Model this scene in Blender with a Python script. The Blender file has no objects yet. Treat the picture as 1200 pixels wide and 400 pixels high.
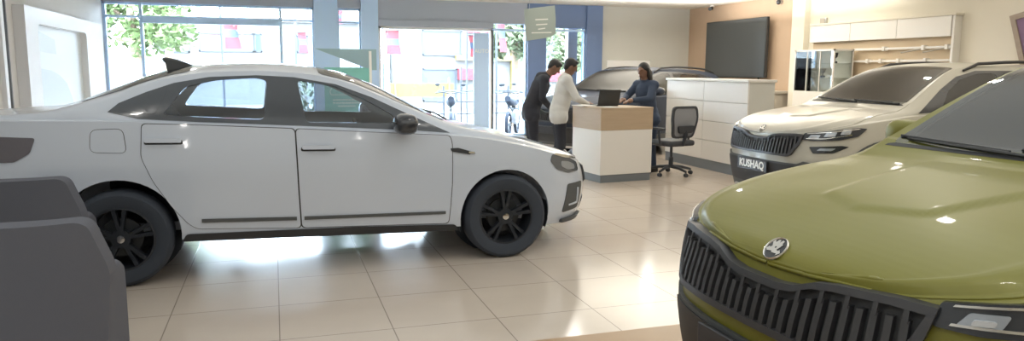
import bpy, bmesh, math, random
import numpy as np
from mathutils import Vector, Matrix
random.seed(7)
PI = math.pi
SC = bpy.context.scene
COL = SC.collection

# ------------------------------------------------------------------ materials
def mat(name, col, rough=.5, metal=0., coat=0., spec=.5, emit=None, estr=0., noise=0., nscale=8., bump=0., bscale=60.):
    m = bpy.data.materials.new(name); m.use_nodes = True
    nt = m.node_tree; b = nt.nodes['Principled BSDF']
    b.inputs['Base Color'].default_value = (*col, 1)
    b.inputs['Roughness'].default_value = rough
    b.inputs['Metallic'].default_value = metal
    b.inputs['Specular IOR Level'].default_value = spec
    b.inputs['Coat Weight'].default_value = coat
    b.inputs['Coat Roughness'].default_value = .04
    if emit:
        b.inputs['Emission Color'].default_value = (*emit, 1); b.inputs['Emission Strength'].default_value = estr
    if noise or bump:
        tc = nt.nodes.new('ShaderNodeTexCoord')
    if noise:
        n = nt.nodes.new('ShaderNodeTexNoise'); n.inputs['Scale'].default_value = nscale; n.inputs['Detail'].default_value = 4
        r = nt.nodes.new('ShaderNodeMapRange'); r.inputs['To Min'].default_value = 1 - noise; r.inputs['To Max'].default_value = 1 + noise
        mx = nt.nodes.new('ShaderNodeVectorMath'); mx.operation = 'SCALE'; mx.inputs[0].default_value = col
        nt.links.new(tc.outputs['Object'], n.inputs['Vector']); nt.links.new(n.outputs['Fac'], r.inputs['Value'])
        nt.links.new(r.outputs['Result'], mx.inputs['Scale']); nt.links.new(mx.outputs[0], b.inputs['Base Color'])
    if bump:
        n = nt.nodes.new('ShaderNodeTexNoise'); n.inputs['Scale'].default_value = bscale
        bp = nt.nodes.new('ShaderNodeBump'); bp.inputs['Strength'].default_value = bump; bp.inputs['Distance'].default_value = .01
        nt.links.new(tc.outputs['Object'], n.inputs['Vector']); nt.links.new(n.outputs['Fac'], bp.inputs['Height'])
        nt.links.new(bp.outputs[0], b.inputs['Normal'])
    return m

def glass(name, tint, gloss=.04, fres=1.45, grough=.0):
    m = bpy.data.materials.new(name); m.use_nodes = True
    nt = m.node_tree; nt.nodes.clear()
    o = nt.nodes.new('ShaderNodeOutputMaterial'); mx = nt.nodes.new('ShaderNodeMixShader')
    t = nt.nodes.new('ShaderNodeBsdfTransparent'); t.inputs[0].default_value = (*tint, 1)
    g = nt.nodes.new('ShaderNodeBsdfGlossy'); g.inputs['Roughness'].default_value = grough
    f = nt.nodes.new('ShaderNodeFresnel'); f.inputs['IOR'].default_value = fres
    a = nt.nodes.new('ShaderNodeMath'); a.operation = 'ADD'; a.inputs[1].default_value = gloss; a.use_clamp = True
    nt.links.new(f.outputs[0], a.inputs[0]); nt.links.new(a.outputs[0], mx.inputs[0])
    nt.links.new(t.outputs[0], mx.inputs[1]); nt.links.new(g.outputs[0], mx.inputs[2]); nt.links.new(mx.outputs[0], o.inputs[0])
    return m

def wood(name, c1, c2, scale=3., rough=.45):
    m = mat(name, c1, rough); nt = m.node_tree; b = nt.nodes['Principled BSDF']
    tc = nt.nodes.new('ShaderNodeTexCoord'); mp = nt.nodes.new('ShaderNodeMapping'); mp.inputs['Scale'].default_value = (1, 1, 9)
    n = nt.nodes.new('ShaderNodeTexNoise'); n.inputs['Scale'].default_value = scale; n.inputs['Detail'].default_value = 6
    mx = nt.nodes.new('ShaderNodeMix'); mx.data_type = 'RGBA'; mx.inputs['A'].default_value = (*c1, 1); mx.inputs['B'].default_value = (*c2, 1)
    nt.links.new(tc.outputs['Object'], mp.inputs[0]); nt.links.new(mp.outputs[0], n.inputs['Vector'])
    nt.links.new(n.outputs['Fac'], mx.inputs['Factor']); nt.links.new(mx.outputs['Result'], b.inputs['Base Color'])
    return m

def tiles(name, c1, c2, grout, pitch, ox, oy, rough):
    m = mat(name, c1, rough); nt = m.node_tree; b = nt.nodes['Principled BSDF']
    b.inputs['Specular IOR Level'].default_value = .8
    tc = nt.nodes.new('ShaderNodeTexCoord'); mp = nt.nodes.new('ShaderNodeMapping')
    mp.inputs['Location'].default_value = (-ox + pitch * 40, -oy + pitch * 40, 0)
    br = nt.nodes.new('ShaderNodeTexBrick'); br.offset = 0; br.squash = 1
    br.inputs['Scale'].default_value = 1; br.inputs['Brick Width'].default_value = pitch; br.inputs['Row Height'].default_value = pitch
    br.inputs['Mortar Size'].default_value = .0035; br.inputs['Mortar Smooth'].default_value = .2
    br.inputs['Color1'].default_value = (*c1, 1); br.inputs['Color2'].default_value = (*c2, 1); br.inputs['Mortar'].default_value = (*grout, 1)
    n = nt.nodes.new('ShaderNodeTexNoise'); n.inputs['Scale'].default_value = 2.3; n.inputs['Detail'].default_value = 5
    r = nt.nodes.new('ShaderNodeMapRange'); r.inputs['To Min'].default_value = .9; r.inputs['To Max'].default_value = 1.08
    mx = nt.nodes.new('ShaderNodeVectorMath'); mx.operation = 'SCALE'
    bp = nt.nodes.new('ShaderNodeBump'); bp.inputs['Strength'].default_value = .25; bp.inputs['Distance'].default_value = .004; bp.invert = True
    nt.links.new(tc.outputs['Object'], mp.inputs[0]); nt.links.new(mp.outputs[0], br.inputs['Vector']); nt.links.new(tc.outputs['Object'], n.inputs['Vector'])
    nt.links.new(n.outputs['Fac'], r.inputs['Value']); nt.links.new(br.outputs['Color'], mx.inputs[0]); nt.links.new(r.outputs['Result'], mx.inputs['Scale'])
    nt.links.new(mx.outputs[0], b.inputs['Base Color']); nt.links.new(br.outputs['Fac'], bp.inputs['Height']); nt.links.new(bp.outputs[0], b.inputs['Normal'])
    return m

M = dict(
    white_paint=mat('white_paint', (.58, .63, .72), .28, 0, .8),
    cream_paint=mat('cream_paint', (.46, .445, .385), .35, 0, .5),
    dark_paint=mat('dark_paint', (.03, .04, .065), .45, 0, .1, .3),
    green_paint=mat('green_paint', (.165, .155, .012), .42, .1, .15),
    black_gloss=mat('black_gloss', (.028, .032, .04), .22, 0, .5),
    window_trim=mat('window_trim', (.06, .07, .085), .25, 0, .5),
    black_trim=mat('black_trim', (.03, .031, .034), .55),
    grey_clad=mat('grey_clad', (.085, .09, .092), .6, bump=.1, bscale=400),
    rubber=mat('rubber', (.038, .046, .062), .8),
    liner=mat('arch_liner', (.03, .036, .046), .85),
    black_alloy=mat('black_alloy', (.035, .04, .05), .4, .5),
    chrome=mat('chrome', (.75, .75, .74), .15, 1),
    lens=mat('lens', (.55, .56, .58), .1, .3, .6),
    lamp_glass=mat('lamp_glass', (.12, .13, .15), .08, .2, .8),
    reflector=mat('reflector', (.42, .46, .52), .3, .7),
    taillight=mat('taillight', (.10, .09, .11), .15, 0, .9),
    cabin=mat('cabin', (.12, .135, .16), .8),
    tint=glass('tint_glass', (.84, .88, .92), .05),
    screen_glass=glass('windscreen_glass', (.62, .66, .64), .10),
    pane=glass('pane_glass', (.97, .98, .98), .0),
    showglass=glass('cabinet_glass', (.97, .99, .98), .0, 1.3),
    cloth=mat('cloth', (.11, .115, .14), .9, bump=.25, bscale=350),
    white_panel=mat('white_panel', (.80, .78, .74), .35),
    desk_wood=wood('desk_wood', (.44, .33, .22), (.53, .41, .29)),
    skirting=mat('skirting', (.18, .20, .22), .5),
    wall_cream=mat('wall_cream', (.76, .72, .62), .8, noise=.03, nscale=3),
    wall_grey=mat('wall_grey', (.58, .58, .54), .8, noise=.03, nscale=3),
    wall_white=mat('wall_white', (.78, .78, .78), .7, noise=.02, nscale=3),
    wall_orange=mat('wall_orange', (.52, .38, .27), .7, noise=.05, nscale=5),
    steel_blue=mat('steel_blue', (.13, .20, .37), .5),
    bulkhead=mat('bulkhead', (.40, .44, .52), .6),
    frame_haze_blue=mat('frame_haze_blue', (.52, .70, .95), .45),  # slate blue paled so the base colour carries the window glare haze
    ceiling=mat('ceiling_paint', (.80, .76, .68), .8),
    bezel=mat('bezel', (.84, .84, .85), .4),
    lightbox=mat('lightbox', (.74, .77, .78), .3),
    mountain=mat('poster_blue', (.56, .62, .66), .3),
    screen=mat('screen', (.06, .066, .068), .4),
    tvframe=mat('tv_frame', (.03, .032, .035), .4),
    metal=mat('metal', (.55, .56, .57), .3, .9),
    darkmetal=mat('dark_metal', (.06, .065, .07), .45, .5),
    mesh_cloth=mat('mesh_cloth', (.26, .27, .29), .8),
    plastic=mat('plastic', (.035, .04, .05), .5),
    skin=mat('skin', (.22, .12, .08), .55),
    hair=mat('hair', (.012, .012, .014), .5),
    shirt_white=mat('shirt_white', (.66, .67, .66), .85, bump=.2, bscale=40),
    black_cloth=mat('black_cloth', (.03, .033, .045), .9),
    navy_cloth=mat('navy_cloth', (.045, .065, .11), .9),
    shoe=mat('shoe', (.02, .02, .02), .4),
    banner=mat('banner', (.40, .48, .47), .5),
    letter=mat('letter', (.9, .92, .9), .5),
    green_board=mat('green_board', (.24, .60, .55), .45),
    green_dark=mat('green_dark', (.32, .48, .55), .45),
    picframe=wood('picture_frame_wood', (.30, .24, .19), (.40, .33, .27)),
    picture=mat('picture', (.22, .14, .24), .4, noise=.25, nscale=3),
    picture2=mat('picture_pink', (.55, .25, .40), .4, noise=.3, nscale=6),
    beige_recess=mat('beige_recess', (.62, .50, .35), .8),
    lowcab=mat('low_cabinet', (.42, .39, .34), .6),
    paper=mat('paper', (.85, .85, .84), .7),
    # outdoors
    asphalt=mat('asphalt', (.17, .168, .165), .9, noise=.1),
    out_white=mat('out_white', (.15, .15, .148), .8),
    out_pink=mat('out_pink', (.115, .08, .078), .8),
    out_blue=mat('out_blue', (.024, .04, .07), .4),
    red=mat('red', (.14, .018, .026), .7),
    yellow=mat('yellow', (.15, .115, .036), .6),
    leaf=mat('leaf', (.08, .12, .036), .7, noise=.35, nscale=4),
    leaf2=mat('leaf_pale', (.12, .15, .08), .7, noise=.35, nscale=4),
    bark=mat('bark', (.22, .16, .11), .9),
    out_grey=mat('out_grey', (.05, .058, .07), .6),
    tile=tiles('tile', (.66, .57, .485), (.64, .55, .47), (.34, .285, .24), .6047, -.0176, 4.57, .15),
    tile_brown=mat('tile_brown', (.40, .25, .13), .3, noise=.06, nscale=4),
)

# ------------------------------------------------------------------ mesh helpers
class MB:
    def __init__(s): s.v, s.f = [], []
    def add(s, vs, fs):
        b = len(s.v); s.v += [tuple(v) for v in vs]; s.f += [tuple(i + b for i in f) for f in fs]; return s
    def box(s, c, d, rz=0., R=None):
        R = R or Matrix.Rotation(rz, 3, 'Z'); c = Vector(c)
        vs = [c + R @ Vector((x * d[0] / 2, y * d[1] / 2, z * d[2] / 2)) for x in (-1, 1) for y in (-1, 1) for z in (-1, 1)]
        return s.add(vs, [(0, 1, 3, 2), (4, 6, 7, 5), (0, 4, 5, 1), (2, 3, 7, 6), (0, 2, 6, 4), (1, 5, 7, 3)])
    def b2(s, lo, hi):
        return s.box([(a + b) / 2 for a, b in zip(lo, hi)], [abs(b - a) for a, b in zip(lo, hi)])
    def loft(s, rings, caps=True, closed=True):
        n = len(rings[0]); vs = [p for r in rings for p in r]; fs = []
        for i in range(len(rings) - 1):
            for j in range(n if closed else n - 1):
                k = (j + 1) % n
                fs.append((i * n + j, i * n + k, (i + 1) * n + k, (i + 1) * n + j))
        if caps: fs += [tuple(range(n - 1, -1, -1)), tuple((len(rings) - 1) * n + j for j in range(n))]
        return s.add(vs, fs)
    def tube(s, pts, r, n=10):
        pts = [Vector(p) for p in pts]; rs = r if isinstance(r, (list, tuple)) else [r] * len(pts); rings = []; up = None
        for i, p in enumerate(pts):
            t = (pts[min(i + 1, len(pts) - 1)] - pts[max(i - 1, 0)]).normalized()
            if up is None: up = Vector((0, 0, 1)) if abs(t.z) < .9 else Vector((1, 0, 0))
            a = t.cross(up).normalized(); b = a.cross(t).normalized(); up = b
            rings.append([p + (a * math.cos(2 * PI * k / n) + b * math.sin(2 * PI * k / n)) * rs[i] for k in range(n)])
        return s.loft(rings)
    def lathe(s, prof, c=(0, 0, 0), axis='Z', n=32, closed=False):
        rings = []
        for r, h in prof:
            ring = []
            for k in range(n):
                a = 2 * PI * k / n
                p = (r * math.cos(a), r * math.sin(a), h)
                if axis == 'Y': p = (p[0], p[2], p[1])
                if axis == 'X': p = (p[2], p[0], p[1])
                ring.append((p[0] + c[0], p[1] + c[1], p[2] + c[2]))
            rings.append(ring)
        if closed: rings.append(rings[0])
        return s.loft(rings, caps=not closed)
    def prism(s, poly, h0, h1, axis='Z'):
        def P(a, b, h): return {'Z': (a, b, h), 'Y': (a, h, b), 'X': (h, a, b)}[axis]
        return s.loft([[P(a, b, h0) for a, b in poly], [P(a, b, h1) for a, b in poly]])
    def ell(s, c, r, n=16, m=10, e=1., R=None):
        rings = []; sg = lambda v: math.copysign(abs(v) ** e, v)
        for i in range(m + 1):
            a = -PI / 2 + PI * i / m; ca = max(math.cos(a), 1e-3); ring = []
            for k in range(n):
                q = 2 * PI * k / n
                p = Vector((r[0] * sg(ca) * sg(math.cos(q)), r[1] * sg(ca) * sg(math.sin(q)), r[2] * sg(math.sin(a))))
                ring.append((R @ p if R else p) + Vector(c))
            rings.append(ring)
        return s.loft(rings)
    def cap(s, p0, r0, p1, r1, n=12):
        p0, p1 = Vector(p0), Vector(p1); d = p1 - p0; L = d.length; t = d / L
        pts, rs = [], []
        for i in range(5):
            a = PI / 2 * (1 - i / 4); pts.append(p0 - t * r0 * math.sin(a)); rs.append(max(r0 * math.cos(a), .0005))
        for i in range(5):
            a = PI / 2 * i / 4; pts.append(p1 + t * r1 * math.sin(a)); rs.append(max(r1 * math.cos(a), .0005))
        return s.tube(pts, rs, n)
    def mesh(s, name):
        me = bpy.data.meshes.new(name); me.from_pydata(s.v, [], s.f)
        bm = bmesh.new(); bm.from_mesh(me)
        bmesh.ops.remove_doubles(bm, verts=bm.verts, dist=1e-5)
        bmesh.ops.recalc_face_normals(bm, faces=bm.faces); bm.to_mesh(me); bm.free()
        return me
    def build(s, name, m, parent=None, smooth=None, bevel=0., seg=2, loc=None, rz=None):
        me = s.mesh(name); return link(name, me, m, parent, smooth, bevel, seg, loc, rz)

def link(name, me, m, parent=None, smooth=None, bevel=0., seg=2, loc=None, rz=None):
    o = bpy.data.objects.new(name, me); COL.objects.link(o)
    me.materials.clear(); me.materials.append(m)
    if parent: o.parent = parent
    if loc: o.location = loc
    if rz is not None: o.rotation_euler.z = rz
    if smooth is not None:
        me.polygons.foreach_set('use_smooth', [True] * len(me.polygons)); me.set_sharp_from_angle(angle=math.radians(smooth))
    if bevel:
        md = o.modifiers.new('bevel', 'BEVEL'); md.width = bevel; md.segments = seg; md.limit_method = 'ANGLE'; md.angle_limit = math.radians(35)
        if smooth is None: me.polygons.foreach_set('use_smooth', [True] * len(me.polygons)); me.set_sharp_from_angle(angle=math.radians(30))
    return o

def thing(name, label, cat, loc=(0, 0, 0), rz=0., group=None):
    o = bpy.data.objects.new(name, None); COL.objects.link(o); o.empty_display_size = .1
    o.location = loc; o.rotation_euler.z = rz
    return tag(o, label, cat, group)
def tag(o, label, cat, group=None):
    o['label'] = label; o['category'] = cat
    if group: o['group'] = group
    return o
def struct(o): o['kind'] = 'structure'; return o
def copy_tree(o, parent=None):
    c = o.copy(); COL.objects.link(c); c.parent = parent
    for ch in list(o.children): copy_tree(ch, c)
    return c
def walk(o):
    yield o
    for c in o.children: yield from walk(c)
def baked(o):
    dg = bpy.context.evaluated_depsgraph_get(); dg.update()
    me = bpy.data.meshes.new_from_object(o.evaluated_get(dg)); old = o.data
    o.modifiers.clear(); o.data = me
    return o
def remove(o):
    bpy.data.objects.remove(o, do_unlink=True)
def text(name, s, size, m, parent, Mx, extrude=.001, align='CENTER', bold=0.):
    cu = bpy.data.curves.new(name, 'FONT'); cu.body = s; cu.size = size; cu.extrude = extrude; cu.offset = bold; cu.align_x = align; cu.align_y = 'CENTER'; cu.resolution_u = 3
    t = bpy.data.objects.new(name, cu); COL.objects.link(t)
    dg = bpy.context.evaluated_depsgraph_get(); me = bpy.data.meshes.new_from_object(t.evaluated_get(dg)); remove(t)
    o = link(name, me, m, parent); o.matrix_local = Mx
    return o
def frame_mx(origin, xdir, ydir):
    x = Vector(xdir).normalized(); y = Vector(ydir).normalized(); z = x.cross(y).normalized(); y = z.cross(x)
    return Matrix(((x.x, y.x, z.x, origin[0]), (x.y, y.y, z.y, origin[1]), (x.z, y.z, z.z, origin[2]), (0, 0, 0, 1)))

# ------------------------------------------------------------------ curve tables
def pchip(tab):
    x = np.array([t[0] for t in tab], float); y = np.array([t[1] for t in tab], float)
    h = np.diff(x); d = np.diff(y) / h; m = np.zeros_like(x); m[0], m[-1] = d[0], d[-1]
    for i in range(1, len(x) - 1):
        if d[i - 1] * d[i] > 0:
            w1, w2 = 2 * h[i] + h[i - 1], h[i] + 2 * h[i - 1]; m[i] = (w1 + w2) / (w1 / d[i - 1] + w2 / d[i])
    def f(q):
        q = min(max(q, x[0]), x[-1]); i = min(max(int(np.searchsorted(x, q)) - 1, 0), len(h) - 1)
        t = (q - x[i]) / h[i]
        return float((2 * t**3 - 3 * t**2 + 1) * y[i] + (t**3 - 2 * t**2 + t) * h[i] * m[i] + (-2 * t**3 + 3 * t**2) * y[i + 1] + (t**3 - t**2) * h[i] * m[i + 1])
    return f

# ------------------------------------------------------------------ a car body: x runs back from the nose, +y is the car's right, z up
class Car:
    def __init__(s, sp):
        s.sp = sp
        P = np.array(sp['plan'], float); L = np.r_[0, np.cumsum(np.linalg.norm(np.diff(P, axis=0), axis=1))]
        fx, fy = pchip(list(zip(L, P[:, 0]))), pchip(list(zip(L, P[:, 1])))
        t = np.linspace(0, L[-1], 500); D = np.array([(fx(a), fy(a)) for a in t])
        s.U = np.r_[0, np.cumsum(np.linalg.norm(np.diff(D, axis=0), axis=1))]; s.D = D
        T = np.gradient(D, s.U, axis=0); T /= np.linalg.norm(T, axis=1)[:, None]
        s.N = np.c_[-T[:, 1], T[:, 0]]; s.N[0] = (-1, 0); s.N[-1] = (1, 0)
        s.zs, s.zc, s.zb = pchip(sp['zs']), pchip(sp['zc']), pchip(sp['zb'])
        s.ry, s.rz = pchip(sp['ry']), pchip(sp['rz'])
        s.dF, s.dS, s.dR = pchip(sp['dF']), pchip(sp['dS']), pchip(sp['dR'])
        s.blend = sp['blend']        # x range over which the hood rail becomes the A-pillar, and its mirror at the back
        # station set (finer at the ends)
        n = 96; q = np.linspace(0, 1, n); s.us = s.U[-1] * (q - .10 * np.sin(2 * PI * q) / 1.0 * .9)
        s.sh = []
        for u in s.us:
            x = s.plan(u)[0][0]; s.sh.append(s.wall(u, s.zs(x)))
        s.sh = np.array(s.sh); s.sh[0, 1] = 0; s.sh[-1, 1] = 0
        s.XS = np.maximum.accumulate(s.sh[:, 0] + np.arange(n) * 1e-7)
        s.rows = np.array([s.row(*p) for p in s.sh])
    def plan(s, u):
        g = lambda a, b: np.interp(u, a, b)
        p = np.array([g(s.U, s.D[:, 0]), g(s.U, s.D[:, 1])]); n = np.array([g(s.U, s.N[:, 0]), g(s.U, s.N[:, 1])]); n /= np.linalg.norm(n)
        return p, n
    def wall(s, u, z, off=0., side=1):
        p, n = s.plan(abs(u)); w = n[0] ** 2
        ins = w * (s.dF(z) if n[0] < 0 else s.dR(z)) + (1 - w) * s.dS(z)
        p = p - n * (ins - off)
        if u < 0: side = -side
        return (p[0], p[1] * side, z)
    def ux(s, x): return float(np.interp(x, s.D[:, 0], s.U))
    def uy(s, y): i = int(np.argmax(s.D[:, 1])); return float(np.interp(y, s.D[:i, 1], s.U[:i]))
    def wx(s, x, z, off=0., side=1): return s.wall(s.ux(x), z, off, side)
    def row(s, x, ys, zs):
        zc = max(s.zc(x), zs); ry = min(s.ry(x), ys * .84); rz = s.rz(x)
        a0, a1, b0, b1 = s.blend
        wgt = min(max((x - a0) / (a1 - a0), 0), 1) * min(max((b1 - x) / (b1 - b0), 0), 1)
        hood = zs + .72 * (zc - zs)
        rz = hood + (rz - hood) * wgt if rz > hood else hood
        Ly, Lz = ys - .035 * min(1, ys / .3), zs + .008 * min(1, ys / .3)
        pts = [(ys, zs), (ys - .015 * min(1, ys / .3), zs + .007 * min(1, ys / .3))]
        for i in range(7):
            t = i / 6; b = .028 * math.sin(PI * t) * wgt + .012 * math.sin(PI * t) * (1 - wgt)
            pts.append((Ly + (ry - Ly) * t + b * wgt, Lz + (rz - Lz) * t + b * (1 - wgt)))
        for i in range(1, 11):
            t = i / 10; yy = ry * (1 - t)
            pts.append((yy, rz + (zc - rz) * (1 - (1 - t) ** 2.2)))
        return pts
    def top(s, x, y, off=0.):
        def f(x, y):
            i = int(np.clip(np.searchsorted(s.XS, x) - 1, 0, len(s.XS) - 2)); t = (x - s.XS[i]) / max(s.XS[i + 1] - s.XS[i], 1e-9)
            r = s.rows[i] * (1 - t) + s.rows[i + 1] * t
            return float(np.interp(abs(y), r[::-1, 0], r[::-1, 1]))
        z = f(x, y)
        if not off: return (x, y, z)
        e = .012; n = Vector((-(f(x + e, y) - f(x - e, y)) / (2 * e), -(f(x, y + e) - f(x, y - e)) / (2 * e), 1)).normalized()
        return (x + n.x * off, y + n.y * off, z + n.z * off)
    def dlo(s, x, z, off=0., side=1):
        i = int(np.clip(np.searchsorted(s.XS, x) - 1, 0, len(s.XS) - 2)); t = (x - s.XS[i]) / (s.XS[i + 1] - s.XS[i])
        r = (s.rows[i] * (1 - t) + s.rows[i + 1] * t)[:12]
        y = float(np.interp(z, r[:, 1], r[:, 0]))
        return (x, side * (y + off), z + off * .35)
    def body(s):
        hb = bump = s.sp.get('hood')
        mb = MB(); n = len(s.us); Z = np.r_[np.linspace(0, 1, 15)]
        half = []
        for j, u in enumerate(s.us):
            x = s.plan(u)[0][0]; zb, zs = s.zb(x), s.sh[j][2]
            col = [s.wall(u, zb + (zs - zb) * v) for v in Z]
            if j in (0, n - 1): col = [(c[0], 0, c[2]) for c in col]
            cx = s.sh[j][0]
            col += [(cx, y, z + (hb(cx, y) if hb else 0)) for y, z in s.rows[j][1:]]
            col = [(col[0][0], 0, zb)] + col
            half.append(col)
        for sd in (1, -1):
            vs = [(p[0], p[1] * sd, p[2]) for c in half for p in c]; k = len(half[0]); fs = []
            for i in range(n - 1):
                for j in range(k - 1):
                    fs.append((i * k + j, (i + 1) * k + j, (i + 1) * k + j + 1, i * k + j + 1))
            mb.add(vs, fs)
        me = bpy.data.meshes.new('body'); me.from_pydata(mb.v, [], mb.f); bm = bmesh.new(); bm.from_mesh(me)
        bmesh.ops.remove_doubles(bm, verts=bm.verts, dist=4e-5)
        bmesh.ops.dissolve_degenerate(bm, edges=bm.edges, dist=2e-5)
        bmesh.ops.recalc_face_normals(bm, faces=bm.faces); bm.to_mesh(me); bm.free()
        return me
    def panel(s, name, m, parent, x1, k0, bump, off=.004, thk=.008):
        """a bonnet laid on the body's own surface lines, from the nose back to x1"""
        J = int(np.searchsorted(s.XS, x1)); K = s.rows.shape[1] - 1; na, nb = J * 4, 60
        def P(jf, kf):
            j = min(int(jf), J - 1); t = jf - j; k = min(int(kf), K - 1); w = kf - k; R = s.rows
            y, z = ((R[j, k] * (1 - w) + R[j, k + 1] * w) * (1 - t) + (R[j + 1, k] * (1 - w) + R[j + 1, k + 1] * w) * t)
            return np.array((s.XS[j] * (1 - t) + s.XS[j + 1] * t, y, z))
        mb = MB()
        for sd in (1, -1):
            vs = []
            for a in range(na + 1):
                jf = .02 + (J - .02) * a / na; xx = P(min(jf, J), K)[0]; ka = k0(xx)
                for b in range(nb + 1):
                    p = P(min(jf, J), ka + (K - ka) * b / nb); vs.append((p[0], p[1] * sd, p[2] + bump(p[0], p[1])))
            n = nb + 1; mb.add(vs, [(i * n + j, i * n + j + 1, (i + 1) * n + j + 1, (i + 1) * n + j) for i in range(na) for j in range(nb)])
        o = mb.build(name, m, parent, 45); me = o.data
        me.update(); bm = bmesh.new(); bm.from_mesh(me)
        up = sum(f.normal.z for f in bm.faces)
        if up < 0: bmesh.ops.reverse_faces(bm, faces=bm.faces)
        for v in bm.verts: v.normal_update()
        for v, q in [(v, v.co + v.normal * off) for v in bm.verts]: v.co = q
        bm.to_mesh(me); bm.free()
        md = o.modifiers.new('solid', 'SOLIDIFY'); md.thickness = thk; md.offset = -1
        return o
    def cavity(s, x0, x1, fl=.36):
        rings = []
        for x in np.linspace(x0, x1, 26):
            i = int(np.argmin(abs(s.XS - x))); r = s.rows[i]; ys = s.sh[i][1]; zs = s.sh[i][2]
            yi = ys - .07; ry, rz = r[8]; zc = r[-1][1]
            zr = max(rz - .05, zs - .02); zt = max(zc - .045, zr + .002)
            h = [(yi, fl), (yi, zs - .05), (max(ry - .035, .1), zr), (ry * .5, (zr + zt) / 2 + .3 * (zt - zr)), (0, zt)]
            rings.append([(x, y, z) for y, z in h] + [(x, -y, z) for y, z in h[-2::-1]])
        return MB().loft(rings)

def patch(poly, fn, off, thk, m, name, parent, holes=(), grid=.05, smooth=35):
    """outline in a flat parameter plane, cut on a grid and laid on the body surface with real thickness"""
    bm = bmesh.new()
    for lp in [poly] + list(holes):
        vs = [bm.verts.new((a, b, 0)) for a, b in lp]
        for i in range(len(vs)): bm.edges.new((vs[i], vs[(i + 1) % len(vs)]))
    bmesh.ops.triangle_fill(bm, use_beauty=True, use_dissolve=False, edges=bm.edges[:])
    xs = [v.co.x for v in bm.verts]; ys = [v.co.y for v in bm.verts]
    for ax, (lo, hi) in enumerate(((min(xs), max(xs)), (min(ys), max(ys)))):
        k = math.floor(lo / grid) + 1
        while k * grid < hi:
            co = [0, 0, 0]; no = [0, 0, 0]; co[ax] = k * grid + .00037; no[ax] = 1
            bmesh.ops.bisect_plane(bm, geom=bm.verts[:] + bm.edges[:] + bm.faces[:], plane_co=co, plane_no=no, dist=1e-5); k += 1
    bmesh.ops.remove_doubles(bm, verts=bm.verts, dist=1e-5)
    bm.verts.index_update()
    A = [(v.co.x, v.co.y) for v in bm.verts]; F = [[v.index for v in f.verts] for f in bm.faces]
    be = [(e.verts[0].index, e.verts[1].index) for e in bm.edges if len(e.link_faces) == 1]; bm.free()
    n = len(A); V = [fn(a, b, off) for a, b in A] + [fn(a, b, off - thk) for a, b in A]
    fs = F + [[i + n for i in reversed(f)] for f in F] + [[a, b, b + n, a + n] for a, b in be]
    me = bpy.data.meshes.new(name); me.from_pydata(V, [], fs); bm = bmesh.new(); bm.from_mesh(me)
    bmesh.ops.recalc_face_normals(bm, faces=bm.faces); bm.to_mesh(me); bm.free()
    return link(name, me, m, parent, smooth)

def rpoly(pts, r=.02, n=4):
    """polygon with rounded corners"""
    out = []; k = len(pts)
    for i in range(k):
        p, a, b = Vector(pts[i]), Vector(pts[i - 1]), Vector(pts[(i + 1) % k])
        u, w = (a - p), (b - p); q = min(r, u.length * .45, w.length * .45); u = u.normalized() * q; w = w.normalized() * q
        for j in range(n + 1):
            t = j / n; out.append(tuple(p + u * (1 - t) ** 2 + w * t ** 2))
    return out
def circ(cx, cz, r, n=40, a0=0, a1=2 * PI): return [(cx + r * math.cos(a0 + (a1 - a0) * i / n), cz + r * math.sin(a0 + (a1 - a0) * i / n)) for i in range(n)]

def cut(o, cutters):
    for c in cutters:
        md = o.modifiers.new('cut', 'BOOLEAN'); md.operation = 'DIFFERENCE'; md.solver = 'EXACT'; md.object = c
    baked(o)
    for c in cutters: remove(c)
    me = o.data; me.polygons.foreach_set('use_smooth', [True] * len(me.polygons)); me.set_sharp_from_angle(angle=math.radians(28))

def tmp(mb): return mb.build('cutter', M['cabin'])

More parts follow.
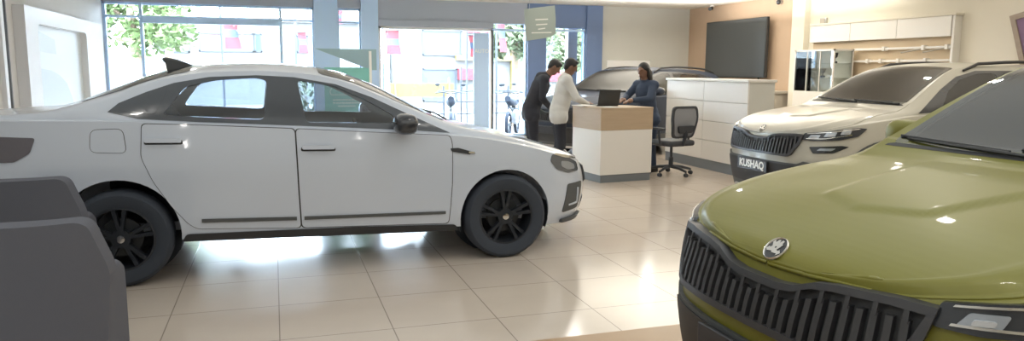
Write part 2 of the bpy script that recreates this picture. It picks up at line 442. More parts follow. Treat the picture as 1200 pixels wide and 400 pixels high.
def make_wheel(root, x, y, R, rw, W, side, rim_mat, nsp=5, steer=0.):
    """tyre with rim, spokes, disc and cap; side +1 = outer face towards +y"""
    w = W / 2; s = side
    prof = [(rw - .01, -w * .8), (rw + .02, -w), (R - .03, -w * 1.02), (R - .006, -w * .82), (R, -w * .5), (R, w * .5), (R - .006, w * .82), (R - .03, w * 1.02), (rw + .02, w), (rw - .01, w * .8)]
    o = MB().lathe(prof, axis='Y', n=56, closed=True).build('wheel', M['rubber'], root, 40, loc=(x, y, R), rz=steer)
    rim = MB().lathe([(rw + .004, -w * .75), (rw + .012, w * .86 * s if s > 0 else -w * .75), (rw - .012, w * .9), (rw - .018, w * .72), (rw - .03, -w * .6)] if s > 0 else
                     [(rw + .004, w * .75), (rw + .012, -w * .86), (rw - .012, -w * .9), (rw - .018, -w * .72), (rw - .03, w * .6)], axis='Y', n=48, closed=True)
    yo = s * w * .72
    for k in range(nsp):
        for dd in (-.17, .17):
            a = 2 * PI * k / nsp + PI / 2; t0 = a + dd * .55; t1 = a + dd
            p0 = Vector((.04 * math.cos(t0), 0, .04 * math.sin(t0))); p1 = Vector(((rw - .012) * math.cos(t1), 0, (rw - .012) * math.sin(t1)))
            d = (p1 - p0).normalized(); q = Vector((-d.z, 0, d.x))
            rings = []
            for t, hw in ((0, .018), (.5, .015), (1, .019)):
                c = p0 + (p1 - p0) * t; dep = s * (.012 - .012 * (1 - t))
                rings.append([c + q * hw + Vector((0, yo + dep - s * .03, 0)), c - q * hw + Vector((0, yo + dep - s * .03, 0)), c - q * hw * .7 + Vector((0, yo + dep, 0)), c + q * hw * .7 + Vector((0, yo + dep, 0))])
            rim.loft(rings)
    rim.lathe([(.0005, yo - s * .05), (.062, yo - s * .05), (.06, yo + s * .002), (.0005, yo + s * .004)], axis='Y', n=24)
    ro = rim.build('rim', rim_mat, o, 35)
    MB().lathe([(.0005, yo + s * .003), (.026, yo + s * .003), (.025, yo + s * .009), (.018, yo + s * .010), (.0005, yo + s * .010)], axis='Y', n=24).build('hub_cap', M['chrome'], o, 35)
    MB().lathe([(.05, -s * .02), (.13, -s * .02), (.13, s * .004), (.05, s * .004)], axis='Y', n=32, closed=True).build('brake_disc', M['darkmetal'], o, 35)
    return o

def arch_liner(root, x, z, r, y1, side, m):
    mb = MB(); n = 24; a0, a1 = -.35, PI + .35; rings = []
    for i in range(n + 1):
        a = a0 + (a1 - a0) * i / n; c, s_ = math.cos(a), math.sin(a)
        rings.append([(x + r * c, side * .50, z + r * s_), (x + r * c, side * y1, z + r * s_), (x + (r - .006) * c, side * y1, z + (r - .006) * s_), (x + (r - .006) * c, side * .50, z + (r - .006) * s_)])
    mb.loft(rings)
    mb.loft([[(p[0], side * .50, p[1]) for p in circ(x, z, r * k)] for k in (.01, .4, .7, .995)], caps=False)
    return mb.build('wheel_arch_liner', m, root, 40)

def seat(root, x, y, h=.0):
    mb = MB().box((x, y, .50), (.50, .48, .16))
    o = mb.build('car_seat', M['cabin'], root, bevel=.05, seg=3)
    R = Matrix.Rotation(math.radians(14), 3, 'Y')
    MB().box((x + .30, y, .82 + h / 2), (.14, .46, .60 + h), R=R).build('seat_back', M['cabin'], o, bevel=.05, seg=3)
    MB().box((x + .40, y, 1.20 + h), (.09, .25, .16), R=R).build('headrest', M['cabin'], o, bevel=.04, seg=3)
    return o

def steering(root, x, y, z):
    o = MB()
    R = Matrix.Rotation(math.radians(-62), 3, 'Y'); pts = [Vector((x, y, z)) + R @ Vector((.18 * math.cos(a), .18 * math.sin(a), 0)) for a in np.linspace(0, 2 * PI, 29)]
    o.tube(pts, .015, 8)
    for a in (0, PI, 1.5 * PI): o.tube([Vector((x, y, z)), Vector((x, y, z)) + R @ Vector((.18 * math.sin(a), .18 * math.cos(a), 0))], .018, 6)
    o.ell((x, y, z), (.05, .06, .06))
    return o.build('steering_wheel', M['black_trim'], root, 40)

# bird-and-arrow badge: ring, dark disc, winged arrow
WING = [(-.78, -.22), (-.62, .02), (-.50, -.05), (-.40, .12), (-.62, .42), (-.50, .62), (-.34, .44), (-.22, .72), (-.04, .74), (.02, .50), (.16, .76), (.36, .70), (.34, .46), (.46, .40), (.30, .02), (.22, -.14),
        (.48, -.18), (.48, -.04), (.78, -.30), (.48, -.58), (.48, -.42), (-.05, -.42), (-.16, -.30), (-.60, -.38)]
def badge(root, Mx, r):
    o = MB().lathe([(r * .86, 0), (r * .88, .006), (r * .94, .009), (r, .005), (r, 0)], n=40, closed=True).build('badge', M['chrome'], root, 40); o.matrix_local = Mx
    MB().lathe([(.0005, .0), (r * .89, .0), (r * .89, .0035), (.0005, .0045)], n=36).build('badge_field', M['black_gloss'], o, 40)
    bm = bmesh.new(); hole = circ(-.02, .06, .085, 12)
    for lp in (WING, hole):
        vs = [bm.verts.new((a * r * .98, b * r * .98, 0)) for a, b in lp]
        for i in range(len(vs)): bm.edges.new((vs[i], vs[(i + 1) % len(vs)]))
    bmesh.ops.triangle_fill(bm, use_beauty=True, edges=bm.edges[:]); me = bpy.data.meshes.new('winged_arrow')
    ex = bmesh.ops.extrude_face_region(bm, geom=bm.faces[:]); bmesh.ops.translate(bm, vec=(0, 0, .007), verts=[e for e in ex['geom'] if isinstance(e, bmesh.types.BMVert)])
    bmesh.ops.recalc_face_normals(bm, faces=bm.faces); bm.to_mesh(me); bm.free()
    link('winged_arrow', me, M['chrome'], o)
    return o

# ------------------------------------------------------------------ the sedan
SEDAN = dict(
    plan=[(0, 0), (.012, .22), (.05, .42), (.11, .57), (.20, .69), (.34, .775), (.55, .835), (.9, .866), (1.3, .874), (2.3, .876), (3.2, .876), (3.6, .868), (3.95, .84), (4.22, .79), (4.40, .70), (4.50, .52), (4.535, .28), (4.542, 0)],
    zb=[(0, .21), (.5, .225), (1.2, .265), (3.1, .30), (3.8, .29), (4.54, .33)],
    zs=[(0, .675), (.15, .70), (.3, .745), (.5, .80), (.77, .87), (1.05, .925), (1.3, .955), (2.4, 1.025), (3.36, 1.085), (3.6, 1.095), (4.2, 1.10), (4.4, 1.09), (4.542, 1.05)],
    zc=[(0, .68), (.15, .745), (.3, .80), (.5, .865), (.77, .94), (1.05, 1.0), (1.2, 1.035), (1.28, 1.065), (1.55, 1.205), (1.81, 1.335), (2.05, 1.42), (2.35, 1.468), (2.64, 1.482), (2.95, 1.472), (3.17, 1.44), (3.38, 1.385), (3.6, 1.295), (3.8, 1.215), (3.95, 1.172), (4.2, 1.14), (4.45, 1.13), (4.542, 1.06)],
    ry=[(0, .5), (.6, .62), (1.1, .70), (1.25, .725), (1.55, .68), (1.81, .635), (2.05, .60), (2.35, .58), (2.64, .575), (2.95, .575), (3.2, .585), (3.4, .605), (3.6, .64), (3.8, .68), (4.0, .70), (4.3, .68), (4.542, .6)],
    rz=[(1.1, .96), (1.25, .99), (1.4, 1.055), (1.55, 1.13), (1.81, 1.255), (2.05, 1.35), (2.35, 1.405), (2.64, 1.42), (2.95, 1.408), (3.2, 1.372), (3.4, 1.31), (3.6, 1.22), (3.8, 1.15), (4.0, 1.12), (4.542, 1.06)],
    dF=[(.2, .10), (.34, .025), (.5, 0), (.62, .02), (.70, .06), (.76, .09)],
    dS=[(.2, .06), (.3, .02), (.45, .0), (.72, .0), (.86, .012), (.97, .03), (1.1, .05)],
    dR=[(.2, .12), (.4, .02), (.6, 0), (.9, .01), (1.06, .0)],
    blend=(1.0, 1.3, 3.7, 4.15))

def make_sedan(paint, name, label):
    C = Car(SEDAN); root = thing(name, label, 'car')
    body = link('body', C.body(), paint, root)
    FX, RX, RT = .87, 3.52, .322
    cutters = [tmp(C.cavity(1.42, 3.62))]
    for x, z, r in ((FX, .325, .362), (RX, .345, .372)):
        for s in (1, -1): cutters.append(tmp(MB().lathe([(.001, s * .52), (r, s * .52), (r, s * 1.1), (.001, s * 1.1)], (x, 0, z), 'Y', 48)))
    rear = rpoly([(2.60, 1.085), (3.24, 1.125), (3.10, 1.31), (2.90, 1.355), (2.64, 1.37), (2.57, 1.35)], .04)
    front = rpoly([(1.66, 1.045), (2.32, 1.062), (2.37, 1.352), (2.12, 1.315), (1.90, 1.215), (1.72, 1.11)], .03)
    for s in (1, -1):
        for w in (rear, front): cutters.append(tmp(MB().prism(w, s * .30, s * 1.2, 'Y')))
    cutters.append(tmp(MB().prism(rpoly([(1.36, .60), (1.36, -.60), (2.17, -.50), (2.17, .50)], .08), 1.0, 1.7)))
    cutters.append(tmp(MB().prism(rpoly([(3.12, .47), (3.12, -.47), (3.70, -.53), (3.70, .53)], .08), 1.0, 1.7)))
    cut(body, cutters)
    ws = rpoly([(1.30, .645), (1.30, -.645), (2.21, -.53), (2.21, .53)], .06)
    g = patch(ws, C.top, .003, .004, M['screen_g'], 'windscreen', root)
    patch(ws, C.top, .0016, .003, M['black_trim'], 'glass_border', g, holes=[rpoly([(1.37, .585), (1.37, -.585), (2.16, -.485), (2.16, .485)], .08)])
    rw_ = rpoly([(3.08, .50), (3.08, -.50), (3.76, -.56), (3.76, .56)], .06)
    g = patch(rw_, C.top, .003, .004, M['tint'], 'rear_window', root)
    patch(rw_, C.top, .0016, .003, M['black_trim'], 'glass_border', g, holes=[rpoly([(3.13, .455), (3.13, -.455), (3.69, -.515), (3.69, .515)], .08)])
    for s in (1, -1):
        W = lambda x, z, o, s=s: C.wx(x, z, o, s)
        D = lambda x, z, o, s=s: C.dlo(x, z, o, s)
        # dark glazing surround and panes
        out = [(1.30, .972), (1.60, .998), (2.41, 1.045), (3.0, 1.078), (3.38, 1.105), (3.56, 1.15), (3.50, 1.205), (3.34, 1.275), (3.17, 1.335), (2.95, 1.375), (2.64, 1.388), (2.39, 1.375), (2.10, 1.325), (1.85, 1.232), (1.6, 1.112)]
        patch(out, D, .004, .004, M['window_trim'], 'window_surround', root, holes=[rear, front])
        patch(rear, D, .002, .004, M['tint'], 'door_glass', root)
        patch(front, D, .002, .004, M['tint'], 'door_glass', root)
        patch(rpoly([(3.28, 1.13), (3.50, 1.155), (3.40, 1.23), (3.2, 1.30)], .03), D, .007, .003, M['window_trim'], 'quarter_glass', root)
        fd = [(1.325, .30), (1.30, .60), (1.295, .90), (1.31, .955), (2.0, .998), (2.395, 1.025), (2.385, .60), (2.375, .335)]
        rd = [(2.385, .335), (2.395, .60), (2.405, 1.025), (3.0, 1.06), (3.355, 1.075), (3.365, .86), (3.30, .70), (3.20, .53), (3.10, .405), (3.05, .37)]
        sh = lambda P, k: [(cx + (a - cx) * k, cz + (b - cz) * k) for cx, cz in [(sum(p[0] for p in P) / len(P), sum(p[1] for p in P) / len(P))] for a, b in P]
        for nm, P, hx, hz in (('front_door', fd, 2.25, .885), ('rear_door', rd, 3.23, .955)):
            d = patch(rpoly(P, .03), W, .004, .012, paint, nm, root)
            patch(rpoly(sh(P, 1.012), .03), W, .0012, .006, M['black_trim'], 'door_seal', d)
            patch(rpoly([(hx - .12, hz - .018), (hx + .12, hz - .014), (hx + .11, hz + .022), (hx - .11, hz + .018)], .02), W, .0055, .004, M['black_trim'], 'handle_shade', d)  # dark patch standing in for the shade behind the handle
            patch(rpoly([(hx - .11, hz - .003), (hx + .11, hz + .001), (hx + .11, hz + .026), (hx - .11, hz + .022)], .012), W, .036, .018, paint, 'door_handle', d)
            P2 = [(1.35, .375), (2.36, .392), (2.36, .415), (1.35, .395)] if nm == 'front_door' else [(2.41, .392), (3.02, .412), (3.02, .436), (2.41, .416)]
            patch(P2, W, .014, .012, M['grey_clad'], 'trim_strip', d)
        patch(rpoly([(1.24, .235), (3.15, .285), (3.12, .335), (2.0, .315), (1.27, .285)], .02), W, .012, .03, M['black_trim'], 'side_skirt', root)
        patch(rpoly([(1.16, .812), (1.30, .838), (1.31, .862), (1.25, .864), (1.15, .835)], .008), W, .008, .007, M['black_gloss'], 'fender_badge', root)
        patch([(1.12, .818), (1.17, .823), (1.17, .836), (1.13, .832)], W, .010, .008, M['chrome'], 'badge_chrome', root)
        patch(rpoly([(.20, .70), (.20, .635), (.33, .63), (.44, .665), (.50, .735), (.48, .79), (.34, .765)], .02), W, .006, .012, M['lamp_glass'], 'headlight', root)
        hl = root.children[-1]
        patch(rpoly([(.25, .69), (.25, .655), (.33, .655), (.40, .69), (.40, .73), (.32, .72)], .02), W, .009, .004, M['reflector'], 'lamp_unit', hl)
        patch(rpoly([(.22, .745), (.22, .732), (.36, .755), (.47, .785), (.45, .795), (.34, .775)], .005), W, .010, .004, M['chrome'], 'light_strip', hl)
        patch(rpoly([(.16, .545), (.33, .54), (.37, .31), (.19, .33)], .02), W, .006, .012, M['grey_clad'], 'bumper_vent', root)
        patch([(.21, .50), (.225, .50), (.225, .385), (.31, .375), (.31, .36), (.21, .37)], W, .010, .006, paint, 'vent_blade', root.children[-1])
        patch(rpoly([(.10, .275), (.37, .255), (.37, .225), (.10, .235)], .01), W, .03, .035, M['grey_clad'], 'bumper_lip', root)
        patch(rpoly([(3.97, .995), (4.0, .90), (4.09, .845), (4.30, .84), (4.42, .85), (4.42, 1.0), (4.3, 1.01)], .02), W, .006, .012, M['taillight'], 'taillight', root)
        if s > 0:
            f = patch(rpoly([(3.45, .89), (3.66, .90), (3.655, 1.04), (3.47, 1.045)], .04), W, .003, .004, paint, 'fuel_flap', root)
            patch(rpoly([(3.446, .887), (3.664, .897), (3.659, 1.0435), (3.466, 1.0485)], .045), W, .001, .004, M['black_trim'], 'flap_seal', f)
        # mirror
        mm = MB(); mm.ell((1.66, s * .985, 1.055), (.085, .115, .075), e=.75); mm.tube([(1.64, s * .84, 1.0), (1.65, s * .93, 1.03)], .028, 8)
        mi = mm.build('wing_mirror', M['black_gloss'], root, 40)
        for x in (FX, RX): arch_liner(root, x, .335 if x == FX else .345, .366 if x == FX else .374, .80, s, M['liner'])
        for x in (FX, RX): make_wheel(root, x, s * .765, RT, .212, .205, s, M['black_alloy'])
    # nose: grille, lower intake, plate; tail: plate
    G = lambda y, z, o: C.wall(C.uy(abs(y)) * (1 if y >= 0 else -1), z, o, 1)
    patch(rpoly([(-.50, .66), (.50, .66), (.46, .50), (-.46, .50)], .03), G, .012, .014, M['black_gloss'], 'grille', root)
    for k in range(17): patch([(-.46 + k * .0575 - .009, .52), (-.46 + k * .0575 + .009, .52), (-.46 + k * .0575 + .009, .645), (-.46 + k * .0575 - .009, .645)], G, .022, .012, M['darkmetal'], 'grille_slat', root)
    patch(rpoly([(-.55, .40), (.55, .40), (.48, .25), (-.48, .25)], .03), G, .008, .012, M['black_trim'], 'lower_intake', root)
    badge(root, frame_mx((.022, 0, .685), (0, -1, 0), (.55, 0, 1)), .045)
    fp_ = [(3.08, 1.45), (3.14, 1.475), (3.21, 1.502), (3.285, 1.518), (3.305, 1.508), (3.285, 1.47), (3.275, 1.41), (3.10, 1.43)]
    MB().loft([[(a, y, z - (.012 if abs(y) > .01 else 0) * (z > 1.48)) for a, z in fp_] for y in (-.022, -.008, .008, .022)]).build('roof_antenna', M['grey_clad'], root, 40)
    # cabin
    for y in (-.38, .38): seat(root, 2.05, y)
    MB().box((2.98, 0, .52), (.5, 1.2, .2)).build('rear_bench', M['cabin'], root, bevel=.05)
    rb = MB().box((3.28, 0, .86), (.16, 1.2, .58), R=Matrix.Rotation(math.radians(20), 3, 'Y')).build('bench_back', M['cabin'], root, bevel=.05)
    for y in (-.38, .38): MB().box((3.36, y, 1.16), (.09, .24, .14)).build('headrest', M['cabin'], rb, bevel=.04)
    MB().b2((1.35, -.72, .55), (1.75, .72, .94)).build('dashboard', M['cabin'], root, bevel=.06, seg=3)
    steering(root, 1.86, .38, .90)
    for y0, y1 in ((.55, -.1), (0, -.58)):
        MB().tube([C.top(1.27, y0, .012), C.top(1.30, (y0 + y1) / 2, .02), C.top(1.34, y1, .012)], .007, 6).build('wiper', M['black_trim'], root, 40)
    return root

# ------------------------------------------------------------------ the sport utility car
def suv_hood(x, y):
    # raised middle of the bonnet: a blunt front edge and two creases that spread towards the windscreen
    S = lambda t: 0. if t < 0 else 1. if t > 1 else t * t * (3 - 2 * t)
    w = .20 + .16 * (x - .35)
    return .011 * S((w - abs(y)) / .035 + .5) * S((x - .36 - .35 * abs(y)) / .05) * S((1.15 - x) / .25)
SUV = dict(
    plan=[(0, 0), (.006, .2), (.035, .40), (.09, .56), (.17, .67), (.29, .76), (.46, .825), (.72, .865), (1.1, .878), (2, .88), (3.2, .88), (3.7, .86), (4.0, .80), (4.14, .68), (4.20, .4), (4.22, 0)],
    zb=[(0, .20), (.5, .22), (1.2, .24), (3.1, .25), (4.22, .30)],
    zs=[(0, .82), (.06, .835), (.12, .855), (.2, .875), (.3, .90), (.5, .94), (.9, .99), (1.15, 1.02), (2, 1.035), (3, 1.065), (3.6, 1.09), (4.1, 1.10), (4.22, 1.09)],
    zc=[(0, .822), (.05, .826), (.07, .852), (.1, .878), (.15, .905), (.2, .925), (.4, .98), (.8, 1.045), (1.1, 1.085), (1.2, 1.12), (1.5, 1.305), (1.75, 1.445), (1.9, 1.50), (2.1, 1.535), (2.4, 1.545), (3, 1.537), (3.5, 1.515), (3.85, 1.48), (3.98, 1.43), (4.08, 1.27), (4.18, 1.11), (4.22, 1.095)],
    ry=[(0, .5), (.6, .66), (1.1, .715), (1.3, .68), (1.6, .605), (1.85, .56), (2.1, .56), (2.6, .575), (3.3, .585), (3.8, .60), (4.0, .62), (4.1, .66), (4.22, .6)],
    rz=[(.95, 1.01), (1.1, 1.07), (1.25, 1.155), (1.5, 1.30), (1.7, 1.405), (1.85, 1.465), (2.1, 1.50), (2.6, 1.503), (3.3, 1.48), (3.8, 1.425), (3.97, 1.345), (4.1, 1.18), (4.22, 1.095)],
    dF=[(.2, .07), (.4, .02), (.57, 0), (.65, .005), (.75, .03), (.82, .05), (.9, .08), (1, .12)],
    dS=[(.2, .05), (.35, .01), (.6, 0), (.8, .005), (.9, .015), (1.0, .035), (1.1, .055)],
    dR=[(.2, .12), (.4, .02), (.6, 0), (.9, .01), (1.1, .0)],
    blend=(.95, 1.15, 3.95, 4.15))

def make_suv(paint, name, label):
    C = Car(SUV); root = thing(name, label, 'car')
    body = link('body', C.body(), paint, root)
    FX, RX, RT = .80, 3.45, .335
    cutters = [tmp(C.cavity(1.32, 3.95))]
    for x in (FX, RX):
        for s in (1, -1): cutters.append(tmp(MB().lathe([(.001, s * .52), (.385, s * .52), (.385, s * 1.1), (.001, s * 1.1)], (x, 0, .35), 'Y', 48)))
    front = rpoly([(1.50, 1.075), (2.28, 1.085), (2.33, 1.43), (2.10, 1.425), (1.86, 1.365), (1.66, 1.25)], .03)
    rear = rpoly([(2.42, 1.09), (3.16, 1.115), (3.28, 1.31), (3.22, 1.395), (2.42, 1.435)], .03)
    qtr = rpoly([(3.26, 1.13), (3.66, 1.17), (3.56, 1.33), (3.36, 1.36)], .03)
    for s in (1, -1):
        for w in (rear, front, qtr): cutters.append(tmp(MB().prism(w, s * .30, s * 1.2, 'Y')))
    cutters.append(tmp(MB().prism(rpoly([(1.24, .61), (1.24, -.61), (1.86, -.50), (1.86, .50)], .06), 1.0, 1.7)))
    cut(body, cutters)
    # bonnet is its own panel over the body
    C.panel('bonnet', paint, root, 1.168, lambda x: 1 + 7 * min(max((x - .45) / .5, 0), 1), suv_hood)
    ws = rpoly([(1.19, .645), (1.19, -.645), (1.90, -.525), (1.90, .525)], .05)
    g = patch(ws, C.top, .004, .004, M['screen_g'], 'windscreen', root)
    patch(ws, C.top, .0022, .003, M['black_trim'], 'glass_border', g, holes=[rpoly([(1.25, .60), (1.25, -.60), (1.85, -.49), (1.85, .49)], .06)])
    cw = [(1.172, 0), (1.172, .3), (1.172, .60), (1.172, .655), (1.185, .65), (1.195, .62), (1.198, .3), (1.198, 0)]
    patch(cw + [(a, -b) for a, b in cw[-2:0:-1]], C.top, .005, .01, M['black_trim'], 'cowl', root)
    G = lambda u, z, o: C.wall(u, z, o, 1)
    # grille: dark butterfly surround, black backing, ribs that bend over at the top
    top_edge = [(-.60, .845), (-.50, .848), (-.32, .838), (-.24, .826), (-.16, .797), (-.09, .788), (.09, .788), (.16, .797), (.24, .826), (.32, .838), (.50, .848), (.60, .845)]
    outer = top_edge + [(.575, .76), (.50, .645), (.46, .625), (-.46, .625), (-.50, .645), (-.575, .76)]
    inner_top = [(a * .955, b - .022) for a, b in top_edge]
    inner = inner_top + [(.545, .76), (.475, .66), (.44, .648), (-.44, .648), (-.475, .66), (-.545, .76)]
    gr = patch(outer, G, .034, .036, M['grille_frame'], 'grille', root, holes=[inner])
    patch(inner, G, .006, .006, M['black_trim'], 'grille_backing', gr)
    it = lambda u: float(np.interp(u, [a for a, b in inner_top], [b for a, b in inner_top]))
    ib = lambda u: float(np.interp(abs(u), [0, .44, .475, .545], [.648, .648, .66, .76]))
    for k in range(26):
        u = -.525 + k * .042; w = .0105
        patch([(u - w, ib(u - w) - .004), (u + w, ib(u + w) - .004), (u + w, it(u + w) - .028), (u - w, it(u - w) - .028)], G, .030, .022, M['grille_slat'], 'grille_slat', gr)
        patch([(u - w * .7, it(u) - .034), (u + w * .7, it(u) - .034), (u + w * .7, it(u) + .004), (u - w * .7, it(u) + .004)], G, .033, .006, M['grille_slat'], 'slat_cap', gr) if k % 2 == 0 else None
    # badge on the bonnet lip
    p = Vector(C.top(.055, 0, .0)); q = Vector(C.top(.115, 0, .0)); up = (q - p).normalized(); nrm = Vector((-up.z, 0, up.x))
    badge(root, frame_mx((p + q) / 2 + nrm * .010, (0, -1, 0), up), .046)
    for s in (1, -1):
        Gs = lambda u, z, o, s=s: C.wall(u, z + .068, o, s)
        W = lambda x, z, o, s=s: C.wx(x, z, o, s)
        D = lambda x, z, o, s=s: C.dlo(x, z, o, s)
        hl = patch(rpoly([(.60, .79), (.585, .728), (.70, .722), (.92, .735), (1.10, .772), (1.19, .845), (1.10, .852), (.85, .82)], .012), Gs, .014, .02, M['black_gloss'], 'headlight', root)
        for a, b in ((.64, .76), (.785, .905), (.93, 1.04)):
            k = (a - .64) * .16
            patch(rpoly([(a, .742 + k), (b - .02, .747 + k), (b, .782 + k * 1.3), (a + .03, .777 + k * 1.3)], .008), Gs, .018, .004, M['reflector'], 'lamp_unit', hl)
            patch(rpoly([(a + .03, .748 + k), (b - .035, .752 + k), (b - .03, .766 + k), (a + .04, .764 + k)], .008), Gs, .024, .006, M['lens'], 'lamp_lens', hl)
        patch([(.625, .738), (.80, .744), (1.04, .785), (1.03, .792), (.80, .751), (.63, .745)], Gs, .020, .004, M['chrome'], 'light_strip', hl)
        patch([(.63, .785), (.86, .808), (1.12, .842), (1.10, .847), (.86, .815), (.635, .791)], Gs, .020, .004, M['chrome'], 'light_strip', hl)
        fg = patch(rpoly([(.66, .665), (.70, .605), (.88, .615), (1.02, .675), (.95, .685)], .012), Gs, .006, .01, M['black_gloss'], 'fog_lamp', root)
        patch(rpoly([(.73, .635), (.86, .635), (.90, .66), (.76, .655)], .01), Gs, .010, .004, M['reflector'], 'lamp_unit', fg)
        patch(circ(FX, .35, .445, 26, -.28, PI + .28) + circ(FX, .35, .385, 26, PI + .28, -.28), W, .012, .016, M['grey_clad'], 'arch_trim', root)
        patch(circ(RX, .35, .445, 26, -.28, PI + .28) + circ(RX, .35, .385, 26, PI + .28, -.28), W, .012, .016, M['grey_clad'], 'arch_trim', root)
        patch(rpoly([(1.22, .245), (3.03, .255), (3.03, .40), (1.22, .385)], .02), W, .012, .03, M['grey_clad'], 'side_skirt', root)
        out = [(1.22, 1.045), (1.5, 1.055), (2.36, 1.07), (3.2, 1.09), (3.76, 1.15), (3.72, 1.25), (3.60, 1.365), (3.3, 1.42), (2.6, 1.457), (2.1, 1.455), (1.84, 1.395), (1.6, 1.275), (1.4, 1.155)]
        patch(out, D, .004, .004, M['black_gloss'], 'window_surround', root, holes=[front, rear, qtr])
        for w in (front, rear, qtr): patch(w, D, .002, .004, M['tint'], 'side_glass', root)
        for nm, P, hx in (('front_door', [(1.30, .42), (1.27, .80), (1.27, 1.02), (2.345, 1.04), (2.345, .42)], 2.18), ('rear_door', [(2.36, .42), (2.36, 1.04), (3.2, 1.06), (3.22, .85), (3.10, .68), (3.0, .47), (2.97, .42)], 3.03)):
            d = patch(rpoly(P, .03), W, .004, .012, paint, nm, root)
            patch(rpoly([(hx - .11, .92), (hx + .11, .924), (hx + .11, .95), (hx - .11, .945)], .012), W, .036, .018, paint, 'door_handle', d)
        mi = MB().ell((1.60, s * .95, 1.128), (.075, .09, .072), e=.7).build('wing_mirror', paint, root, 40)
        MB().tube([(1.52, s * .79, 1.05), (1.54, s * .93, 1.065)], [.035, .03], 8).build('mirror_arm', M['black_trim'], mi, 40)
        MB().ell((1.672, s * .95, 1.128), (.008, .08, .06), e=.7).build('mirror_glass', M['chrome'], mi, 40)
        # roof rail on two feet
        pts = [C.top(1.95, s * .585, .012)] + [(x, s * .575, C.top(x, .575)[2] + .045) for x in np.linspace(2.15, 3.55, 9)] + [C.top(3.8, s * .59, .012)]
        MB().tube(pts, [.012] + [.016] * 9 + [.012], 8).build('roof_rail', M['black_trim'], root, 40)
        for x in (FX, RX): arch_liner(root, x, .35, .388, .80, s, M['liner'])
        for x in (FX, RX): make_wheel(root, x, s * .765, RT, .225, .215, s, M['black_alloy'])
        patch(rpoly([(3.95, 1.0), (4.0, .88), (4.2, .86), (4.2, 1.02)], .02), W, .006, .012, M['taillight'], 'taillight', root)
    # lower bumper cladding with intake and plate
    lb = [(-1.05, .22), (1.05, .22), (1.05, .36), (.94, .48), (.76, .57), (.62, .59), (.56, .562), (-.56, .562), (-.62, .59), (-.76, .57), (-.94, .48), (-1.05, .36)]
    bp = patch(lb, G, .016, .024, M['grey_clad'], 'front_bumper', root)
    patch(rpoly([(-.60, .545), (.60, .545), (.54, .30), (-.54, .30)], .03), G, .022, .01, M['black_trim'], 'lower_intake', bp)
    patch(rpoly([(-.45, .25), (.45, .25), (.50, .215), (-.50, .215)], .01), G, .03, .02, M['metal'], 'skid_plate', bp)
    pl = MB().box((-.034, 0, .495), (.014, .50, .115)).build('number_plate', M['plate'], root, bevel=.004)
    # cabin
    for y in (-.37, .37): seat(root, 2.0, y, .02)
    rb = MB().box((3.0, 0, .56), (.5, 1.2, .2)).build('rear_bench', M['cabin'], root, bevel=.05)
    rb = MB().box((3.28, 0, .92), (.16, 1.2, .62), R=Matrix.Rotation(math.radians(16), 3, 'Y')).build('bench_back', M['cabin'], root, bevel=.05)
    for y in (-.38, .38): MB().box((3.36, y, 1.24), (.09, .24, .14)).build('headrest', M['cabin'], rb, bevel=.04)
    MB().b2((1.26, -.72, .55), (1.66, .72, .985)).build('dashboard', M['cabin'], root, bevel=.06, seg=3)
    MB().box((1.86, 0, 1.36), (.03, .24, .07)).build('inner_mirror', M['black_trim'], root, bevel=.015)
    steering(root, 1.76, .37, .95)
    for y0, y1 in ((-.60, .02), (-.02, .58)):
        w = MB().tube([C.top(1.19, y0, .014), C.top(1.205, (y0 * .4 + y1 * .6), .018), C.top(1.225, y1, .012)], [.009, .007, .005], 6)
        w.tube([C.top(1.215, y0 + .12, .012), C.top(1.24, y1 + .05, .010)], .006, 6)
        w.build('wiper', M['black_trim'], root, 40)
    return root

M['screen_g'] = glass('car_windscreen_glass', (.82, .86, .85), .07)
M['grille_frame'] = mat('grille_frame', (.055, .055, .06), .4, .3)
M['grille_slat'] = mat('grille_slat', (.05, .05, .053), .45, .3)
M['plate'] = mat('plate', (.035, .037, .045), .4)

sedan = make_sedan(M['white_paint'], 'sedan_car', 'white four-door sedan with black alloy wheels parked across the tiled floor')
th = math.radians(.77)
sedan.rotation_euler.z = PI + th
# nose at front axle + .87 ahead; +y of the car looks to the camera
fw = Vector((1.66, 5.275, 0)); hd = Vector((math.cos(th), math.sin(th), 0)); lf = Vector((-hd.y, hd.x, 0))
sedan.location = fw + hd * .87 + lf * .868

suv = make_suv(M['green_paint'], 'suv_car', 'olive green sport utility car with ribbed black grille and round bonnet badge')
suv.location = (1.455, 1.955, 0); suv.rotation_euler.z = math.radians(1.0)

def repaint(root, old, new):
    for o in walk(root):
        if o.type == 'MESH' and o.data.materials and o.data.materials[0] == old:
            o.material_slots[0].link = 'OBJECT'; o.material_slots[0].material = new
suv2 = copy_tree(suv); repaint(suv2, M['green_paint'], M['cream_paint'])
tag(suv2, 'cream white sport utility car with dark grille and lettered front plate', 'car')
suv2.location = (4.66, 6.36, 0); suv2.rotation_euler.z = math.radians(-1.5)
plate2 = [c for c in suv2.children if c.name.startswith('number_plate')][0]
text('plate_lettering', 'KUSHAQ', .105, M['letter'], plate2, frame_mx((-.0415, 0, .497), (0, -1, 0), (0, 0, 1)), bold=.0035)
suv3 = copy_tree(suv); repaint(suv3, M['green_paint'], M['dark_paint'])
tag(suv3, 'dark blue-black sport utility car parked behind the reception desk', 'car')
suv3.location = (4.2, 11.1, 0); suv3.rotation_euler.z = math.radians(25); suv3.scale.z = .972

